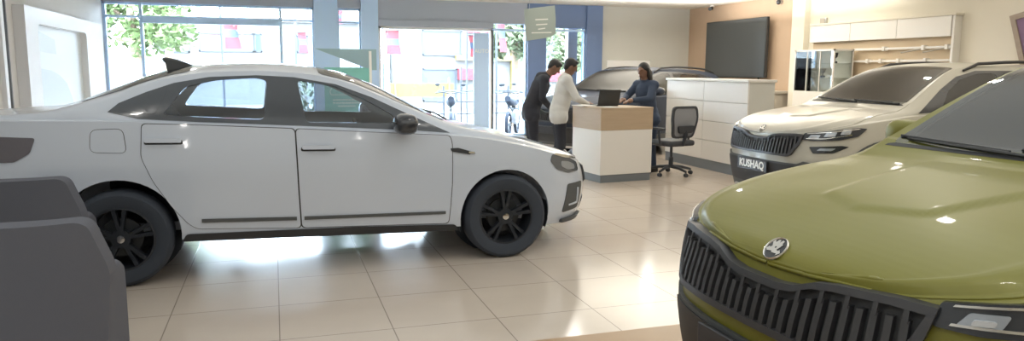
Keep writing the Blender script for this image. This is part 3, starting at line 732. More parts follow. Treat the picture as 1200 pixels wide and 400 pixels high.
# ------------------------------------------------------------------ the room: x across, y away from the camera
XL, XR, YB, YF, HC, GZ0 = -2.95, 9.30, 15.40, -4.0, 2.86, -.12
def sbox(name, lo, hi, m, bevel=0.):
    return struct(MB().b2(lo, hi).build(name, m, bevel=bevel))
sbox('floor', (XL - .3, YF, -.12), (XR + .3, YB + .25, 0), M['tile'])
o = sbox('floor_border', (-.2, 1.2, 0), (4.2, 3.555, .004), M['tile_brown'])
sbox('ceiling', (XL - .3, YF - .2, HC), (XR + .3, YB + .25, HC + .25), M['ceiling'])
sbox('wall_left', (XL - .2, YF, 0), (XL, YB + .2, HC), M['wall_white'])
sbox('wall_front', (XL - .2, YF - .2, 0), (XR + .2, YF, HC), M['wall_cream'])
sbox('wall_right', (XR, YF, 0), (XR + .2, 11.62, HC), M['wall_cream'])
sbox('wall_right_orange', (XR - .004, 11.62, 0), (XR + .2, YB + .2, HC), M['wall_orange'])
sbox('column_right', (XR - .12, 11.30, 0), (XR, 11.64, HC), M['wall_cream'], .004)
sbox('wall_back', (7.02, YB, 0), (XR + .2, YB + .2, HC), M['wall_grey'])
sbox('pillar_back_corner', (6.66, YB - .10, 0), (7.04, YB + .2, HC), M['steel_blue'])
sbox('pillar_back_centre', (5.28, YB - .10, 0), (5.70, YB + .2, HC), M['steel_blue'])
sbox('pillar_back_door', (1.72, YB - .12, 0), (2.06, YB + .2, HC), M['frame_haze_blue'])
sbox('pillar_back_left', (.80, YB - .12, 0), (1.26, YB + .2, HC), M['frame_haze_blue'])
sbox('bulkhead_left', (XL, YB - .05, 2.64), (2.07, YB + .2, HC), M['bulkhead'])
sbox('bulkhead_door', (2.06, YB - .06, 2.42), (5.30, YB + .2, HC), M['bulkhead'])
sbox('bulkhead_door_rail', (2.06, YB - .10, 2.31), (4.50, YB + .1, 2.44), M['bulkhead'], .01)
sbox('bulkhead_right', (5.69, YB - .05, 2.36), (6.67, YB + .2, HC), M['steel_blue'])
struct(MB().b2((7.20, YB - .025, 1.0), (8.32, YB, 1.66)).build('trim_1', M['wall_white'], bevel=.008))
struct(MB().b2((8.28, YB - .035, .2), (8.36, YB, 1.70)).build('trim_2', M['wall_grey'], bevel=.008))
struct(MB().b2((XL, YF, 0), (XL + .012, YB, .10)).build('baseboard_left', M['skirting']))
struct(MB().b2((XR - .012, YF, 0), (XR, 11.3, .10)).build('baseboard_right', M['skirting']))
struct(MB().b2((XL + .0, 9.80, 0), (XL + .05, 9.90, HC)).build('trim_3', M['bezel']))
struct(MB().b2((XL + .0, 10.06, 0), (XL + .025, 10.09, HC)).build('trim_4', M['skirting']))

# windows: frames and panes of the shopfront
def window(n, x0, x1, z0, z1, bars_x=(), bars_z=(), w=.05, fm='frame_haze_blue', deep=.10, thick=()):
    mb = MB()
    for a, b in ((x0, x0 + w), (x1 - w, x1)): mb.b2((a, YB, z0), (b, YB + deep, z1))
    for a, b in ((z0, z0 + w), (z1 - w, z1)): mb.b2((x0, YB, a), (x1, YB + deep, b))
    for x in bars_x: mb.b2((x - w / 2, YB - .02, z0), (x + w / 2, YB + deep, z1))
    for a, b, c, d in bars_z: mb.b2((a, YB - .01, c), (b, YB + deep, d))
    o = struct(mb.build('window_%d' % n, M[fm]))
    MB().b2((x0, YB + .045, z0), (x1, YB + .053, z1)).build('window_pane', M['pane'], o)
    return o
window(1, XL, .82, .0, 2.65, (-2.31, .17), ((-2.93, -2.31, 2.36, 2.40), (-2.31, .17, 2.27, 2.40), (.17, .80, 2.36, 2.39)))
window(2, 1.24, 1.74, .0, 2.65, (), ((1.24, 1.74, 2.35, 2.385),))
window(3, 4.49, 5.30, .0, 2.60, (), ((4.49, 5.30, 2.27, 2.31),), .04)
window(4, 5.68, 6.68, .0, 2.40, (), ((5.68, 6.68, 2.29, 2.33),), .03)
dr = MB()
for a, b in ((2.06, 2.12), (4.46, 4.52)): dr.b2((a, YB, 0), (b, YB + .12, 2.32))
dr.b2((2.06, YB, 2.26), (4.52, YB + .12, 2.32)); dr.b2((2.06, YB, 0), (4.52, YB + .12, .03))
door = struct(dr.build('door_1', M['bezel']))
MB().b2((2.1, YB + .045, .03), (4.10, YB + .055, 2.27)).build('door_pane', M['pane'], door)
pn = MB().b2((4.10, YB + .02, .03), (4.44, YB + .07, 2.22)).build('door_panel', M['frame_haze_blue'], door, bevel=.004)
text('door_lettering', 'AUTO', .115, M['letter'], pn, frame_mx((4.27, YB + .017, 1.83), (1, 0, 0), (0, 0, 1)))
MB().b2((5.98 + .42, YB + .35, 0), (6.62, YB + .55, 2.9)).build('pillar_outside', M['out_white'])['kind'] = 'structure'

# left wall: white bezel round a pale lightbox
t = thing('lightbox_poster', 'pale lightbox poster in a white rounded bezel on the side wall', 'poster', (XL, 12.1, 1.2))
bz = MB(); out = [(-1.72, -1.1), (2.55, -1.1), (2.55, .98), (-1.72, .98)]; inn = rpoly([(-1.22, -.85), (1.36, -.85), (1.36, .78), (-1.22, .78)], .10)
patch(out, lambda a, b, o: (o, a, b), .13, .128, M['bezel'], 'bezel', t, holes=[inn], grid=5)
MB().b2((.01, -1.22, -.85), (.04, 1.36, .78)).build('poster_sheet', M['lightbox'], t)
ps = t.children[-1]
hill = [(-1.2, -.5), (-1.2, .18), (-.9, .22), (-.4, .19), (0, .12), (.35, .0), (.62, -.25), (.75, -.5)]
MB().prism(hill, .041, .043, 'X').build('printed_hill', M['mountain'], ps)
MB().prism([(-1.18, .45), (-.1, .42), (-.15, .62), (-1.18, .74)], .041, .043, 'X').build('printed_sky', M['mountain'], ps)

# right wall: fascia board of three panels over a recess with two rails
f = thing('wall_fascia', 'white three-panel fascia board with frame high on the cream wall', 'wall panel', (XR, 0, 0))
MB().b2((-.06, 8.17, 1.2), (-.004, 11.10, 1.95)).build('recess_back', M['beige_recess'], f)
for i in range(3): MB().b2((-.14, 8.20 + i * .97, 1.95), (-.02, 8.20 + i * .97 + .964, 2.24)).build('fascia_panel', M['white_panel'], f, bevel=.005)
MB().b2((-.13, 8.145, 1.2), (-.0, 8.19, 2.26)).build('side_post', M['white_panel'], f, bevel=.006)
MB().b2((-.15, 8.12, 2.24), (-.0, 11.12, 2.275)).build('top_ledge', M['wall_cream'], f, bevel=.005)
for nm, z in (('upper', 1.80), ('lower', 1.61)):
    r = thing('lighting_rail', 'white %s with small brackets %s the wall recess' % (('rail', 'across the middle of') if z > 1.7 else ('rail', 'low in')), 'rail', (XR - .06, 9.1, z))
    rb = MB().b2((-.07, -.9, -.018), (-.03, .93, .018)); rb.build('rail_bar', M['white_panel'], r, bevel=.004)
    for y in ((-.85, -.45, .30) if z > 1.7 else (-.5, 0, .35, .62)):
        MB().box((-.05, y, 0), (.08, .05, .07)).tube([(0, y, 0), (-.05, y, 0)], .014, 8).build('bracket', M['white_panel'], r, bevel=.004)
        if z > 1.7 and y < 0: MB().tube([(-.06, y, -.01), (-.16, y + .32, -.07)], .012, 6).build('arm', M['lowcab'], r, 40)
t = MB().b2((XR - .05, 10.84, 2.26), (XR, 10.99, 2.38)).build('wall_speaker', M['metal'], bevel=.01)
tag(t, 'small grey wall box above the corner of the white fascia board', 'speaker')
MB().b2((XR - .056, 10.86, 2.275), (XR - .049, 10.97, 2.365)).build('grille_cover', M['lowcab'], t)

# framed picture tilted off the wall
pm = thing('framed_picture', 'framed purple picture hung tilted on the cream wall', 'picture', (XR - .07, 6.80, 1.93))
R = Matrix.Rotation(math.radians(-7), 4, 'Y') @ Matrix.Rotation(math.radians(-13), 4, 'X'); pm.matrix_basis = Matrix.Translation(pm.location) @ R
patch([(-.46, -.40), (.46, -.40), (.46, .36), (-.46, .36)], lambda a, b, o: (o, a, b), -.005, .04, M['picframe'], 'frame', pm, holes=[[(-.39, -.33), (.39, -.33), (.39, .29), (-.39, .29)]], grid=5)
MB().b2((-.03, -.39, -.33), (-.02, .39, .29)).build('picture_sheet', M['picture'], pm)
MB().prism(circ(.05, .0, .17, 24), -.034, -.030, 'X').build('printed_figure', M['picture2'], pm.children[-1])

# television on the orange wall
tv = thing('television', 'large dark flat television mounted on the orange wall', 'television', (XR - .012, 13.33, 1.90))
MB().b2((-.18, -1.05, -.59), (-.11, 1.05, .59)).build('casing', M['tvframe'], tv, bevel=.01)
MB().b2((-.184, -1.03, -.565), (-.178, 1.03, .572)).build('screen', M['screen'], tv)
MB().b2((-.115, -.45, -.3), (-.004, .45, .3)).build('wall_bracket', M['darkmetal'], tv)
MB().tube([(-.10, -.75, -.59), (-.06, -.8, -.70), (-.03, -.93, -.73), (-.02, -.95, -.78)], .014, 8).build('cable', M['black_trim'], tv, 40)
sp = thing('ceiling_spotlight', 'small track spotlight where the ceiling meets the orange wall', 'spotlight', (9.15, 14.25, HC))
MB().lathe([(.0005, 0), (.05, 0), (.05, -.03), (.0005, -.03)]).build('base', M['white_panel'], sp, 40)
MB().tube([(0, 0, -.03), (-.02, -.02, -.07), (-.11, -.08, -.09)], [.015, .035, .04], 12).build('lamp_head', M['darkmetal'], sp, 40)
sn = thing('security_camera', 'small dark dome camera high on the orange wall', 'camera', (XR, 12.12, 2.76))
MB().lathe([(.0005, -.05), (.05, -.05), (.05, 0), (.0005, 0)], axis='X').build('base', M['metal'], sn, 40)
MB().ell((-.07, 0, -.01), (.045, .045, .05)).build('dome', M['black_gloss'], sn, 40)

# low cabinet under the television, tablet on a stand
lc = thing('low_cabinet', 'grey-beige low cabinet against the orange wall', 'cabinet', (8.95, 12.9, 0))
MB().b2((-.30, -1.15, .0), (.33, 1.15, 1.02)).build('carcass', M['lowcab'], lc, bevel=.006)
MB().b2((-.33, -1.18, 1.02), (.34, 1.18, 1.07)).build('top', M['lowcab'], lc, bevel=.006)
for i in range(3): MB().b2((-.318, -1.13 + i * .76, .12), (-.298, -1.13 + i * .76 + .74, .78)).build('door', M['lowcab'], lc, bevel=.004)
for i in range(3): MB().b2((-.318, -1.13 + i * .76, .80), (-.298, -1.13 + i * .76 + .74, 1.0)).build('drawer', M['lowcab'], lc, bevel=.004)
tb = thing('tablet', 'dark tablet leaning on a stand on the low cabinet', 'tablet', (8.86, 12.42, 1.07))
R = Matrix.Rotation(math.radians(-40), 3, 'Y')
MB().box((0, 0, .10), (.012, .30, .22), R=Matrix.Rotation(math.radians(35), 3, 'Y')).build('screen', M['screen'], tb, bevel=.004)
MB().box((.05, 0, .05), (.10, .05, .012), R=Matrix.Rotation(math.radians(50), 3, 'Y')).b2((-.08, -.10, 0), (.12, .10, .012)).build('stand', M['darkmetal'], tb, bevel=.003)

# glass display cabinet
dc = thing('display_cabinet', 'tall glass display cabinet with shelves beside the cream column', 'cabinet', (8.93, 10.46, 0))
W2, D2 = .48, .20
MB().b2((-D2, -W2, 0), (D2, W2, 1.10)).build('plinth', M['white_panel'], dc, bevel=.006)
fr = MB()
for x in (-D2 + .012, D2 - .012):
    for y in (-W2 + .012, W2 - .012): fr.b2((x - .012, y - .012, 1.10), (x + .012, y + .012, 1.80))
for a, b, c, d in ((-D2, -W2, -D2 + .03, W2), (D2 - .03, -W2, D2, W2), (-D2, -W2, D2, -W2 + .03), (-D2, W2 - .03, D2, W2)): fr.b2((a, b, 1.78), (c, d, 1.81))
for y in (-.16, .16): fr.b2((-D2, y - .008, 1.10), (-D2 + .016, y + .008, 1.80))
fr.build('frame', M['white_panel'], dc)
for y0, y1 in ((-W2, -.16), (-.16, .16), (.16, W2)): MB().b2((-D2 + .002, y0 + .01, 1.11), (-D2 + .008, y1 - .01, 1.78)).build('glass_door', M['showglass'], dc)
MB().b2((-D2 + .02, -W2 + .003, 1.11), (D2 - .02, -W2 + .009, 1.78)).build('side_glass', M['showglass'], dc)
MB().b2((D2 - .03, -W2 + .02, 1.11), (D2 - .024, W2 - .02, 1.78)).build('back_panel', M['white_panel'], dc)
MB().b2((-D2 + .02, W2 - .012, 1.11), (D2 - .03, W2 - .006, 1.78)).build('side_panel', M['white_panel'], dc)
MB().b2((-D2 + .03, -W2 + .03, 1.79), (D2 - .03, W2 - .03, 1.798)).build('top_glass', M['showglass'], dc)
for z in (1.33, 1.57): MB().b2((-D2 + .02, -W2 + .02, z), (D2 - .03, W2 - .02, z + .008)).build('shelf', M['showglass'], dc)
def cup(x, y, z, label, h=.16, m='metal'):
    o = thing('trophy', label, 'trophy', (x, y, z + .003), 0, 'pieces in the glass cabinet')
    MB().lathe([(.0005, 0), (.04, 0), (.04, .03), (.0005, .03)]).build('base', M['plastic'], o, 40)
    MB().lathe([(.0005, .03), (.014, .031), (.012, h * .45), (.04, h * .6), (.05, h), (.044, h), (.034, h * .62), (.0005, h * .5)]).build('bowl', M[m], o, 40)
cup(8.9, 10.15, 1.578, 'dark trophy on the top shelf of the glass cabinet', .17, 'darkmetal')
cup(8.9, 10.42, 1.338, 'silver trophy on the middle shelf of the glass cabinet', .15)
cup(8.9, 10.68, 1.578, 'short silver trophy on the top shelf of the glass cabinet', .12)
bxo = MB().b2((8.85, 10.74, 1.338), (9.0, 10.90, 1.44)).build('gift_box', M['paper'], bevel=.004); tag(bxo, 'white box on the middle shelf of the glass cabinet', 'box')
MB().b2((8.845, 10.735, 1.42), (9.005, 10.905, 1.446)).build('lid', M['white_panel'], bxo, bevel=.003)

# long white partition counter
pt = thing('partition_counter', 'long low white panelled partition with grey skirting behind the desk', 'partition', (6.03, 0, 0))
MB().b2((.02, 8.45, .14), (.42, 10.6, 1.29)).build('core', M['wall_grey'], pt)
for i in range(2):
    for j in range(4): MB().b2((0, 8.45 + i * 1.077, .145 + j * .287), (.022, 8.45 + i * 1.077 + 1.07, .145 + j * .287 + .281)).build('panel', M['white_panel'], pt, bevel=.003)
MB().b2((-.015, 8.43, 1.29), (.44, 10.62, 1.325)).build('top', M['white_panel'], pt, bevel=.004)
MB().b2((.005, 8.46, 0), (.41, 10.59, .14)).build('skirting', M['skirting'], pt)

# reception desk
dk = thing('reception_desk', 'small reception desk with wood band over white panels and grey skirting', 'desk', (3.94, 8.55, 0))
fp = [(0, 0), (.78, .09), (.68, .66), (-.09, .72)]
def shrink(k): cx = sum(a for a, b in fp) / 4; cy = sum(b for a, b in fp) / 4; return [(cx + (a - cx) * k, cy + (b - cy) * k) for a, b in fp]
MB().prism(shrink(.97), 0, .10).build('skirting', M['skirting'], dk)
MB().prism(fp, .10, .675).build('white_base', M['white_panel'], dk, bevel=.004)
MB().prism(shrink(1.008), .675, .94).build('wood_band', M['desk_wood'], dk, bevel=.004)
MB().prism(shrink(1.015), .94, .965).build('worktop', M['desk_wood'], dk, bevel=.004)
lp = thing('laptop', 'open dark laptop seen from behind on the reception desk', 'laptop', (4.23, 8.98, .966), math.radians(4))
MB().b2((-.16, .0, 0), (.16, .22, .018)).build('keyboard_deck', M['darkmetal'], lp, bevel=.005)
MB().box((0, -.035, .115), (.32, .012, .215), R=Matrix.Rotation(math.radians(14), 3, 'X')).build('lid', M['darkmetal'], lp, bevel=.005)
for i, (x, y, r) in enumerate(((3.93, 9.08, .1), (4.13, 8.72, .12))):
    p = MB(); k = 3 if i == 0 else 1
    for q in range(k): p.box((0, 0, .002 + q * .004), (.21, .28, .003), rz=q * .08)
    p.box((-.1, .0, .003 + k * .004), (.06, .015, .002)); pp = p.build('paper_sheets', M['paper'], loc=(x, y, .966), rz=r)
    tag(pp, ('small stack of papers under the hand of the man in white', 'single sheet of paper near the desk front edge')[i], 'paper')

# office chair
oc = thing('office_chair', 'black office swivel chair with grey mesh back beside the reception desk', 'chair', (5.22, 9.0, 0), PI + math.radians(14))
for k in range(5):
    a = 2 * PI * k / 5 + .3; c, s_ = math.cos(a), math.sin(a)
    lg = MB().tube([(.03 * c, .03 * s_, .12), (.16 * c, .16 * s_, .11), (.30 * c, .30 * s_, .075)], [.026, .022, .016], 8).build('leg', M['plastic'], oc, 40)
    MB().lathe([(.0005, -.022), (.026, -.022), (.028, 0), (.026, .022), (.0005, .022)], (.30 * c, .30 * s_, .029), 'Y', 16).tube([(.30 * c, .30 * s_, .03), (.30 * c, .30 * s_, .08)], .009, 6).build('caster', M['plastic'], lg, 40)
MB().tube([(0, 0, .10), (0, 0, .25), (0, 0, .251), (0, 0, .42)], [.032, .032, .02, .02], 12).build('gas_column', M['darkmetal'], oc, 40)
MB().box((0, 0, .455), (.46, .46, .08)).build('seat', M['plastic'], oc, bevel=.035, seg=3)
def backpt(a, b, o):  # a across, b height
    return (a, .21 + .05 * math.sin((b - .52) * 5) - .32 * a * a + o, b)
bo = rpoly([(-.19, .53), (.19, .53), (.245, .80), (.22, .965), (-.22, .965), (-.245, .80)], .06)
bi = rpoly([(-.165, .555), (.165, .555), (.215, .80), (.195, .935), (-.195, .935), (-.215, .80)], .05)
patch(bo, backpt, .012, .03, M['plastic'], 'back_frame', oc, holes=[bi])
patch(bi, backpt, .002, .008, M['mesh_cloth'], 'mesh_back', oc)
patch(rpoly([(-.12, .60), (.12, .60), (.15, .70), (-.15, .70)], .03), backpt, .045, .03, M['plastic'], 'lumbar_support', oc)
MB().tube([(0, .02, .42), (0, .22, .44), (0, .27, .58), (0, .25, .68)], .026, 8).build('back_bracket', M['plastic'], oc, 40)
for s in (-1, 1):
    MB().tube([(s * .20, .05, .44), (s * .27, .05, .46), (s * .275, .04, .64)], .018, 8).box((s * .275, .02, .655), (.06, .24, .03)).build('armrest', M['plastic'], oc, bevel=.008)

# two grey tub chairs in front of the sedan
def tub_chair(name, label, loc, rz):
    c = thing(name, label, 'armchair', loc, rz, 'grey tub chairs')
    def back(a, b, o): return (a, -.30 + .10 * (abs(a) / .38) ** 3 + .05 * (1 - b / .85) - o, b)
    bp = rpoly([(-.355, .10), (.355, .10), (.40, .62), (.335, .842), (-.335, .842), (-.40, .62)], .05, 8)
    o = patch(bp, back, .0, .13, M['cloth'], 'backrest', c, grid=.035, smooth=60)
    b = o.modifiers.new('bevel', 'BEVEL'); b.width = .03; b.segments = 4; b.limit_method = 'ANGLE'; b.angle_limit = math.radians(50)
    for s in (-1, 1):
        MB().prism(rpoly([(-.20, .12), (.36, .12), (.36, .52), (.24, .58), (-.16, .58)], .05), s * .36, s * .26, 'X').build('arm', M['cloth'], c, bevel=.03, seg=4)
    MB().box((0, .10, .36), (.56, .56, .16)).build('seat_cushion', M['cloth'], c, bevel=.045, seg=4)
    MB().box((0, .08, .20), (.58, .56, .18)).build('seat_base', M['cloth'], c, bevel=.02)
    for x in (-.28, .28):
        for y in (-.14, .30): MB().tube([(x, y, .14), (x * 1.06, y * 1.06, .0)], [.022, .016], 10).build('leg', M['darkmetal'], c, 40)
    return c
a = tub_chair('tub_chair', 'grey upholstered tub chair, the nearer one with its whole back shell in view', (-1.055, 3.42, 0), 0)
b = copy_tree(a); b['label'] = 'grey upholstered tub chair behind the nearer one, close to the rear wheel of the sedan'
b.location = (-1.435, 4.72, 0)
b['group'] = a['group'] = 'grey tub chairs'

# hanging acrylic banner
hb = thing('hanging_banner', 'curved pale green banner sheet hanging from the ceiling', 'banner', (3.63, 10.0, HC))
def bend(a, b, o): return (a * 1.28, .12 * math.sin(a * 5) - o, b)
bq = [(-.22, -.60), (.20, -.51), (.24, -1.0 + .06), (.14, -.99), (-.20, -1.03)]
bq = [(-.22, -.585), (.0, -.54), (.20, -.50), (.215, -.70), (.215, -.90), (.14, -.955), (-.19, -1.02)]
sh = patch(bq, bend, 0, .006, M['banner'], 'banner_sheet', hb, grid=.04, smooth=60)
for i, (w, z) in enumerate(((.09, -.70), (.08, -.77), (.05, -.83), (.14, -.885))):
    patch([(-w + .02, z - .008 - .02), (w + .02, z - .008), (w + .02, z + .008), (-w + .02, z + .008 - .02)], bend, .0025, .002, M['letter'], 'printed_line', sh)
for x, z in ((-.20, -.585), (.19, -.505)): MB().tube([(x, bend(x, z, 0)[1], z), (x, bend(x, z, 0)[1], 0)], .002, 5).build('cord', M['metal'], hb, 40)

# green display standee seen through the sedan
sd = thing('display_standee', 'green printed display board standing near the shop window behind the sedan', 'display board', (1.10, 12.0, 0))
MB().b2((-.34, 0, .03), (.36, .03, 1.46)).build('board', M['green_board'], sd, bevel=.004)
bd = sd.children[-1]
MB().prism([(-.47, 1.75), (.40, 1.42), (.48, 1.42), (.48, 1.75)], .0, .03, 'Y').build('header', M['green_dark'], sd)
MB().b2((.36, -.01, .03), (.40, .04, 1.72)).build('edge_post', M['letter'], sd)
for s in (-.28, .28): MB().b2((s - .03, -.22, 0), (s + .03, .25, .03)).build('foot', M['metal'], sd)
def stroke(p, q, w=.012): return MB().box(((p[0] + q[0]) / 2, -.003, (p[1] + q[1]) / 2), (math.hypot(q[0] - p[0], q[1] - p[1]) + w, .006, w), R=Matrix.Rotation(-math.atan2(q[1] - p[1], q[0] - p[0]), 3, 'Y'))
hx = [(-.20, 1.20), (-.26, 1.08), (-.24, 1.03), (.20, 1.03), (.25, 1.10), (.2, 1.20)]
for i in range(5): stroke(hx[i], hx[i + 1]).build('printed_outline', M['letter'], bd)
for w, z, h in ((.17, 1.12, .05), (.22, .95, .022), (.22, .90, .022), (.14, .85, .022)):
    k = 9 if h < .03 else 5
    for j in range(k): MB().b2((-w + 2 * w * j / k, -.005, z - h / 2), (-w + 2 * w * (j + .78) / k, 0, z + h / 2)).build('printed_word', M['letter'], bd)

# ------------------------------------------------------------------ people
def remeshed(mb, name, m, parent, vox, smooth=4):
    o = mb.build(name, m)
    r = o.modifiers.new('r', 'REMESH'); r.mode = 'VOXEL'; r.voxel_size = vox
    if smooth: k = o.modifiers.new('s', 'SMOOTH'); k.factor = .5; k.iterations = smooth
    baked(o); me = o.data; me.materials.clear(); me.materials.append(m); me.polygons.foreach_set('use_smooth', [True] * len(me.polygons))
    o.parent = parent; return o
V = Vector
def hand(mb, w, d, palm_n, s, curl):
    """palm, four unequal fingers with bends, thumb from the side of the palm"""
    d = V(d).normalized(); n = (V(palm_n) - d * V(palm_n).dot(d)).normalized(); q = d.cross(n) * s; w = V(w)
    c = w + d * .05; mb.cap(w, .024, c, .034)
    for i, (off, L) in enumerate(((-.030, .066), (-.010, .076), (.010, .072), (.029, .056))):
        b = w + d * .085 + q * off; mb.cap(w + d * .03 + q * off * .8, .014, b, .0105)
        a = curl; p = b
        for sg in (.45, .32, .23):
            dd = (d * math.cos(a) + n * math.sin(a)); e = p + dd * L * sg; mb.cap(p, .0095, e, .0085); p = e; a += curl
    t0 = w + d * .025 - q * .028; t1 = t0 - q * .028 + d * .030 + n * .008; t2 = t1 + d * .030 - q * .006 + n * .012
    mb.cap(w + d * .015 - q * .012, .017, t0, .014); mb.cap(t0, .013, t1, .011); mb.cap(t1, .0105, t2, .009)

def person(name, label, loc, face, J, top_m, leg_m, hair_long=False, sleeve=1., female=False, hair_m=None):
    """J: joints in body space, +x forward, +y the person's left"""
    root = thing(name, label, 'person', loc, face); root.scale = (1,) * 3 if female else (.945,) * 3
    pel, wai, che, nek, hed = (V(J[k]) for k in ('pelvis', 'waist', 'chest', 'neck', 'head'))
    sc = .92 if female else 1.
    hf = V(J['look']).normalized(); hu = (hed - nek).normalized(); hs = hu.cross(hf).normalized(); hf = hs.cross(hu).normalized()
    HR = Matrix((hf, hs, hu)).transposed()
    mb = MB()
    mb.ell(hed, (.096 * sc, .076 * sc, .112 * sc), R=HR); P = lambda a, b, c: hed + HR @ V((a * sc, b * sc, c * sc))
    mb.ell(P(.03, 0, -.065), (.062 * sc, .056 * sc, .058 * sc), R=HR)                 # jaw
    mb.cap(P(.088, 0, .012), .011, P(.108, 0, -.022), .015)                           # nose
    mb.cap(P(.080, -.022, -.062), .011, P(.080, .022, -.062), .011)                   # lips
    for s in (1, -1):
        mb.ell(P(-.005, s * .078, -.01), (.022, .010, .032), R=HR)                    # ears
        mb.cap(P(.082, s * .018, .030), .012, P(.074, s * .048, .028), .010)          # brow
    mb.cap(nek - (hed - nek) * .25, .062 * sc, hed - hu * .06, .052 * sc)
    sh = {s: V(J['sh' + k]) for s, k in ((1, 'L'), (-1, 'R'))}
    lat = (sh[1] - sh[-1]).normalized()
    def torso(m_, e):
        up = (che - wai).normalized(); fwd = lat.cross(up).normalized()
        for c, a, b, h in ((che, .155, .115, .17), (wai, .14, .105, .16), (pel, .15, .115, .14)):
            Rm = Matrix((fwd, lat, up)).transposed(); m_.ell(c, ((b + e) * sc, (a + e) * sc, h + e * .5), R=Rm)
        m_.cap(che + V((0, 0, .02)), (.12 + e) * sc, wai, (.115 + e) * sc); m_.cap(wai, (.115 + e) * sc, pel, (.12 + e) * sc)
        for s in (1, -1): m_.cap(che + V((0, 0, .10)), (.075 + e) * sc, sh[s], (.058 + e) * sc)
    torso(mb, 0)
    for s, k in ((1, 'L'), (-1, 'R')):
        el, wr = V(J['el' + k]), V(J['wr' + k])
        mb.cap(sh[s], .052 * sc, el, .040 * sc); mb.cap(el, .039 * sc, wr, .026 * sc)
        hand(mb, wr, V(J.get('hd' + k, wr - el)), V(J.get('pn' + k, (0, 0, -1))), s, J.get('curl', .25))
        hp, kn, an = V(J['hp' + k]), V(J['kn' + k]), V(J['an' + k])
        mb.cap(pel, .10 * sc, hp, .092 * sc); mb.cap(hp, .088 * sc, kn, .056 * sc); mb.cap(kn, .055 * sc, an, .036 * sc)
        mb.cap(an, .036, an + V((.10, 0, -.055)), .028)
    remeshed(mb, 'body', M['skin'], root, .008, 2)
    t = MB(); torso(t, .024)
    for s, k in ((1, 'L'), (-1, 'R')):
        el, wr = V(J['el' + k]), V(J['wr' + k]); we = el + (wr - el) * sleeve * .92
        t.cap(sh[s], .068 * sc, el, .056 * sc); t.cap(el, .055 * sc, we, .040 * sc)
        hp = V(J['hp' + k]); t.cap(pel, .140 * sc, hp + V((0, 0, -.03)), .130 * sc)
    cm = che + V((0, 0, .17)); t.cap(cm, .075 * sc, nek - (hed - nek) * .15, .066 * sc)
    remeshed(t, 'shirt', top_m, root, .012, 3)
    t = MB()
    for s, k in ((1, 'L'), (-1, 'R')):
        hp, kn, an = V(J['hp' + k]), V(J['kn' + k]), V(J['an' + k])
        t.cap(pel + V((0, 0, .02)), .118 * sc, hp, .106 * sc); t.cap(hp, .103 * sc, kn, .075 * sc); t.cap(kn, .075 * sc, an + V((0, 0, .02)), .058 * sc)
    remeshed(t, 'trousers', leg_m, root, .012, 3)
    for s, k in ((1, 'L'), (-1, 'R')):
        an = V(J['an' + k]); sm = MB()
        sm.loft([[(an.x + x, an.y + y * w, z) for y, z in ((-1, 0), (-1, h * .6), (-.6, h), (.6, h), (1, h * .6), (1, 0))] for x, w, h in ((-.085, .028, .07), (-.06, .04, .095), (.02, .042, .10), (.09, .047, .065), (.15, .045, .05), (.185, .028, .035))])
        sm.build('shoe', M['shoe'], root, 60)
    h = MB()
    h.ell(P(-.016, 0, .030), (.098 * sc, .086 * sc, .098 * sc), R=HR)
    if hair_long:
        h.ell(P(-.055, 0, -.06), (.062, .088, .11), R=HR); h.cap(P(-.075, 0, -.06), .075, P(-.085, 0, -.26), .055)
        for s in (1, -1): h.cap(P(-.01, s * .075, .02), .028, P(-.03, s * .085, -.17), .024)
    else:
        h.ell(P(-.05, 0, -.01), (.052, .078, .075), R=HR); h.ell(P(.035, 0, .085), (.055, .06, .032), R=HR)
    remeshed(h, 'hair', hair_m or M['hair'], root, .009, 2)
    return root

def stand(h=.0, lean=.0, **k):
    J = dict(pelvis=(0, 0, .93), waist=(.02 + lean * .2, 0, 1.08), chest=(.02 + lean * .55, 0, 1.25), neck=(.01 + lean * .9, 0, 1.46), head=(.035 + lean * 1.15, 0, 1.60), look=(1, 0, -.25),
             shL=(lean * .75, .19, 1.38), shR=(lean * .75, -.19, 1.38), elL=(.03, .25, 1.10), elR=(.03, -.25, 1.10), wrL=(.12, .24, .87), wrR=(.12, -.24, .87),
             hpL=(0, .09, .86), hpR=(0, -.09, .86), knL=(.03, .10, .47), knR=(.03, -.10, .47), anL=(-.01, .11, .085), anR=(-.01, -.11, .085))
    J.update(k); return J
person('person', 'standing person in a loose white shirt and dark trousers leaning on the desk', (3.78, 9.62, 0), math.radians(-12),
       stand(lean=.12, elL=(.20, .26, 1.14), elR=(.22, -.24, 1.12), wrL=(.44, .16, 1.03), wrR=(.42, -.12, 1.02), hdL=(1, -.1, -.12), hdR=(1, .1, -.1), head=(.17, 0, 1.575), look=(1, .05, -.45)),
       M['shirt_white'], M['black_cloth'])
person('person', 'standing person all in black beside the one in the white shirt', (3.56, 10.16, 0), math.radians(-8),
       stand(lean=.22, elL=(.17, .27, 1.12), elR=(.12, -.26, 1.10), wrL=(.33, .16, .97), wrR=(.26, -.17, .95), hdL=(1, -.2, -.2), hdR=(1, .2, -.3), head=(.36, 0, 1.57), neck=(.26, 0, 1.45), look=(1, -.1, -.35)),
       M['black_cloth'], M['black_cloth'])
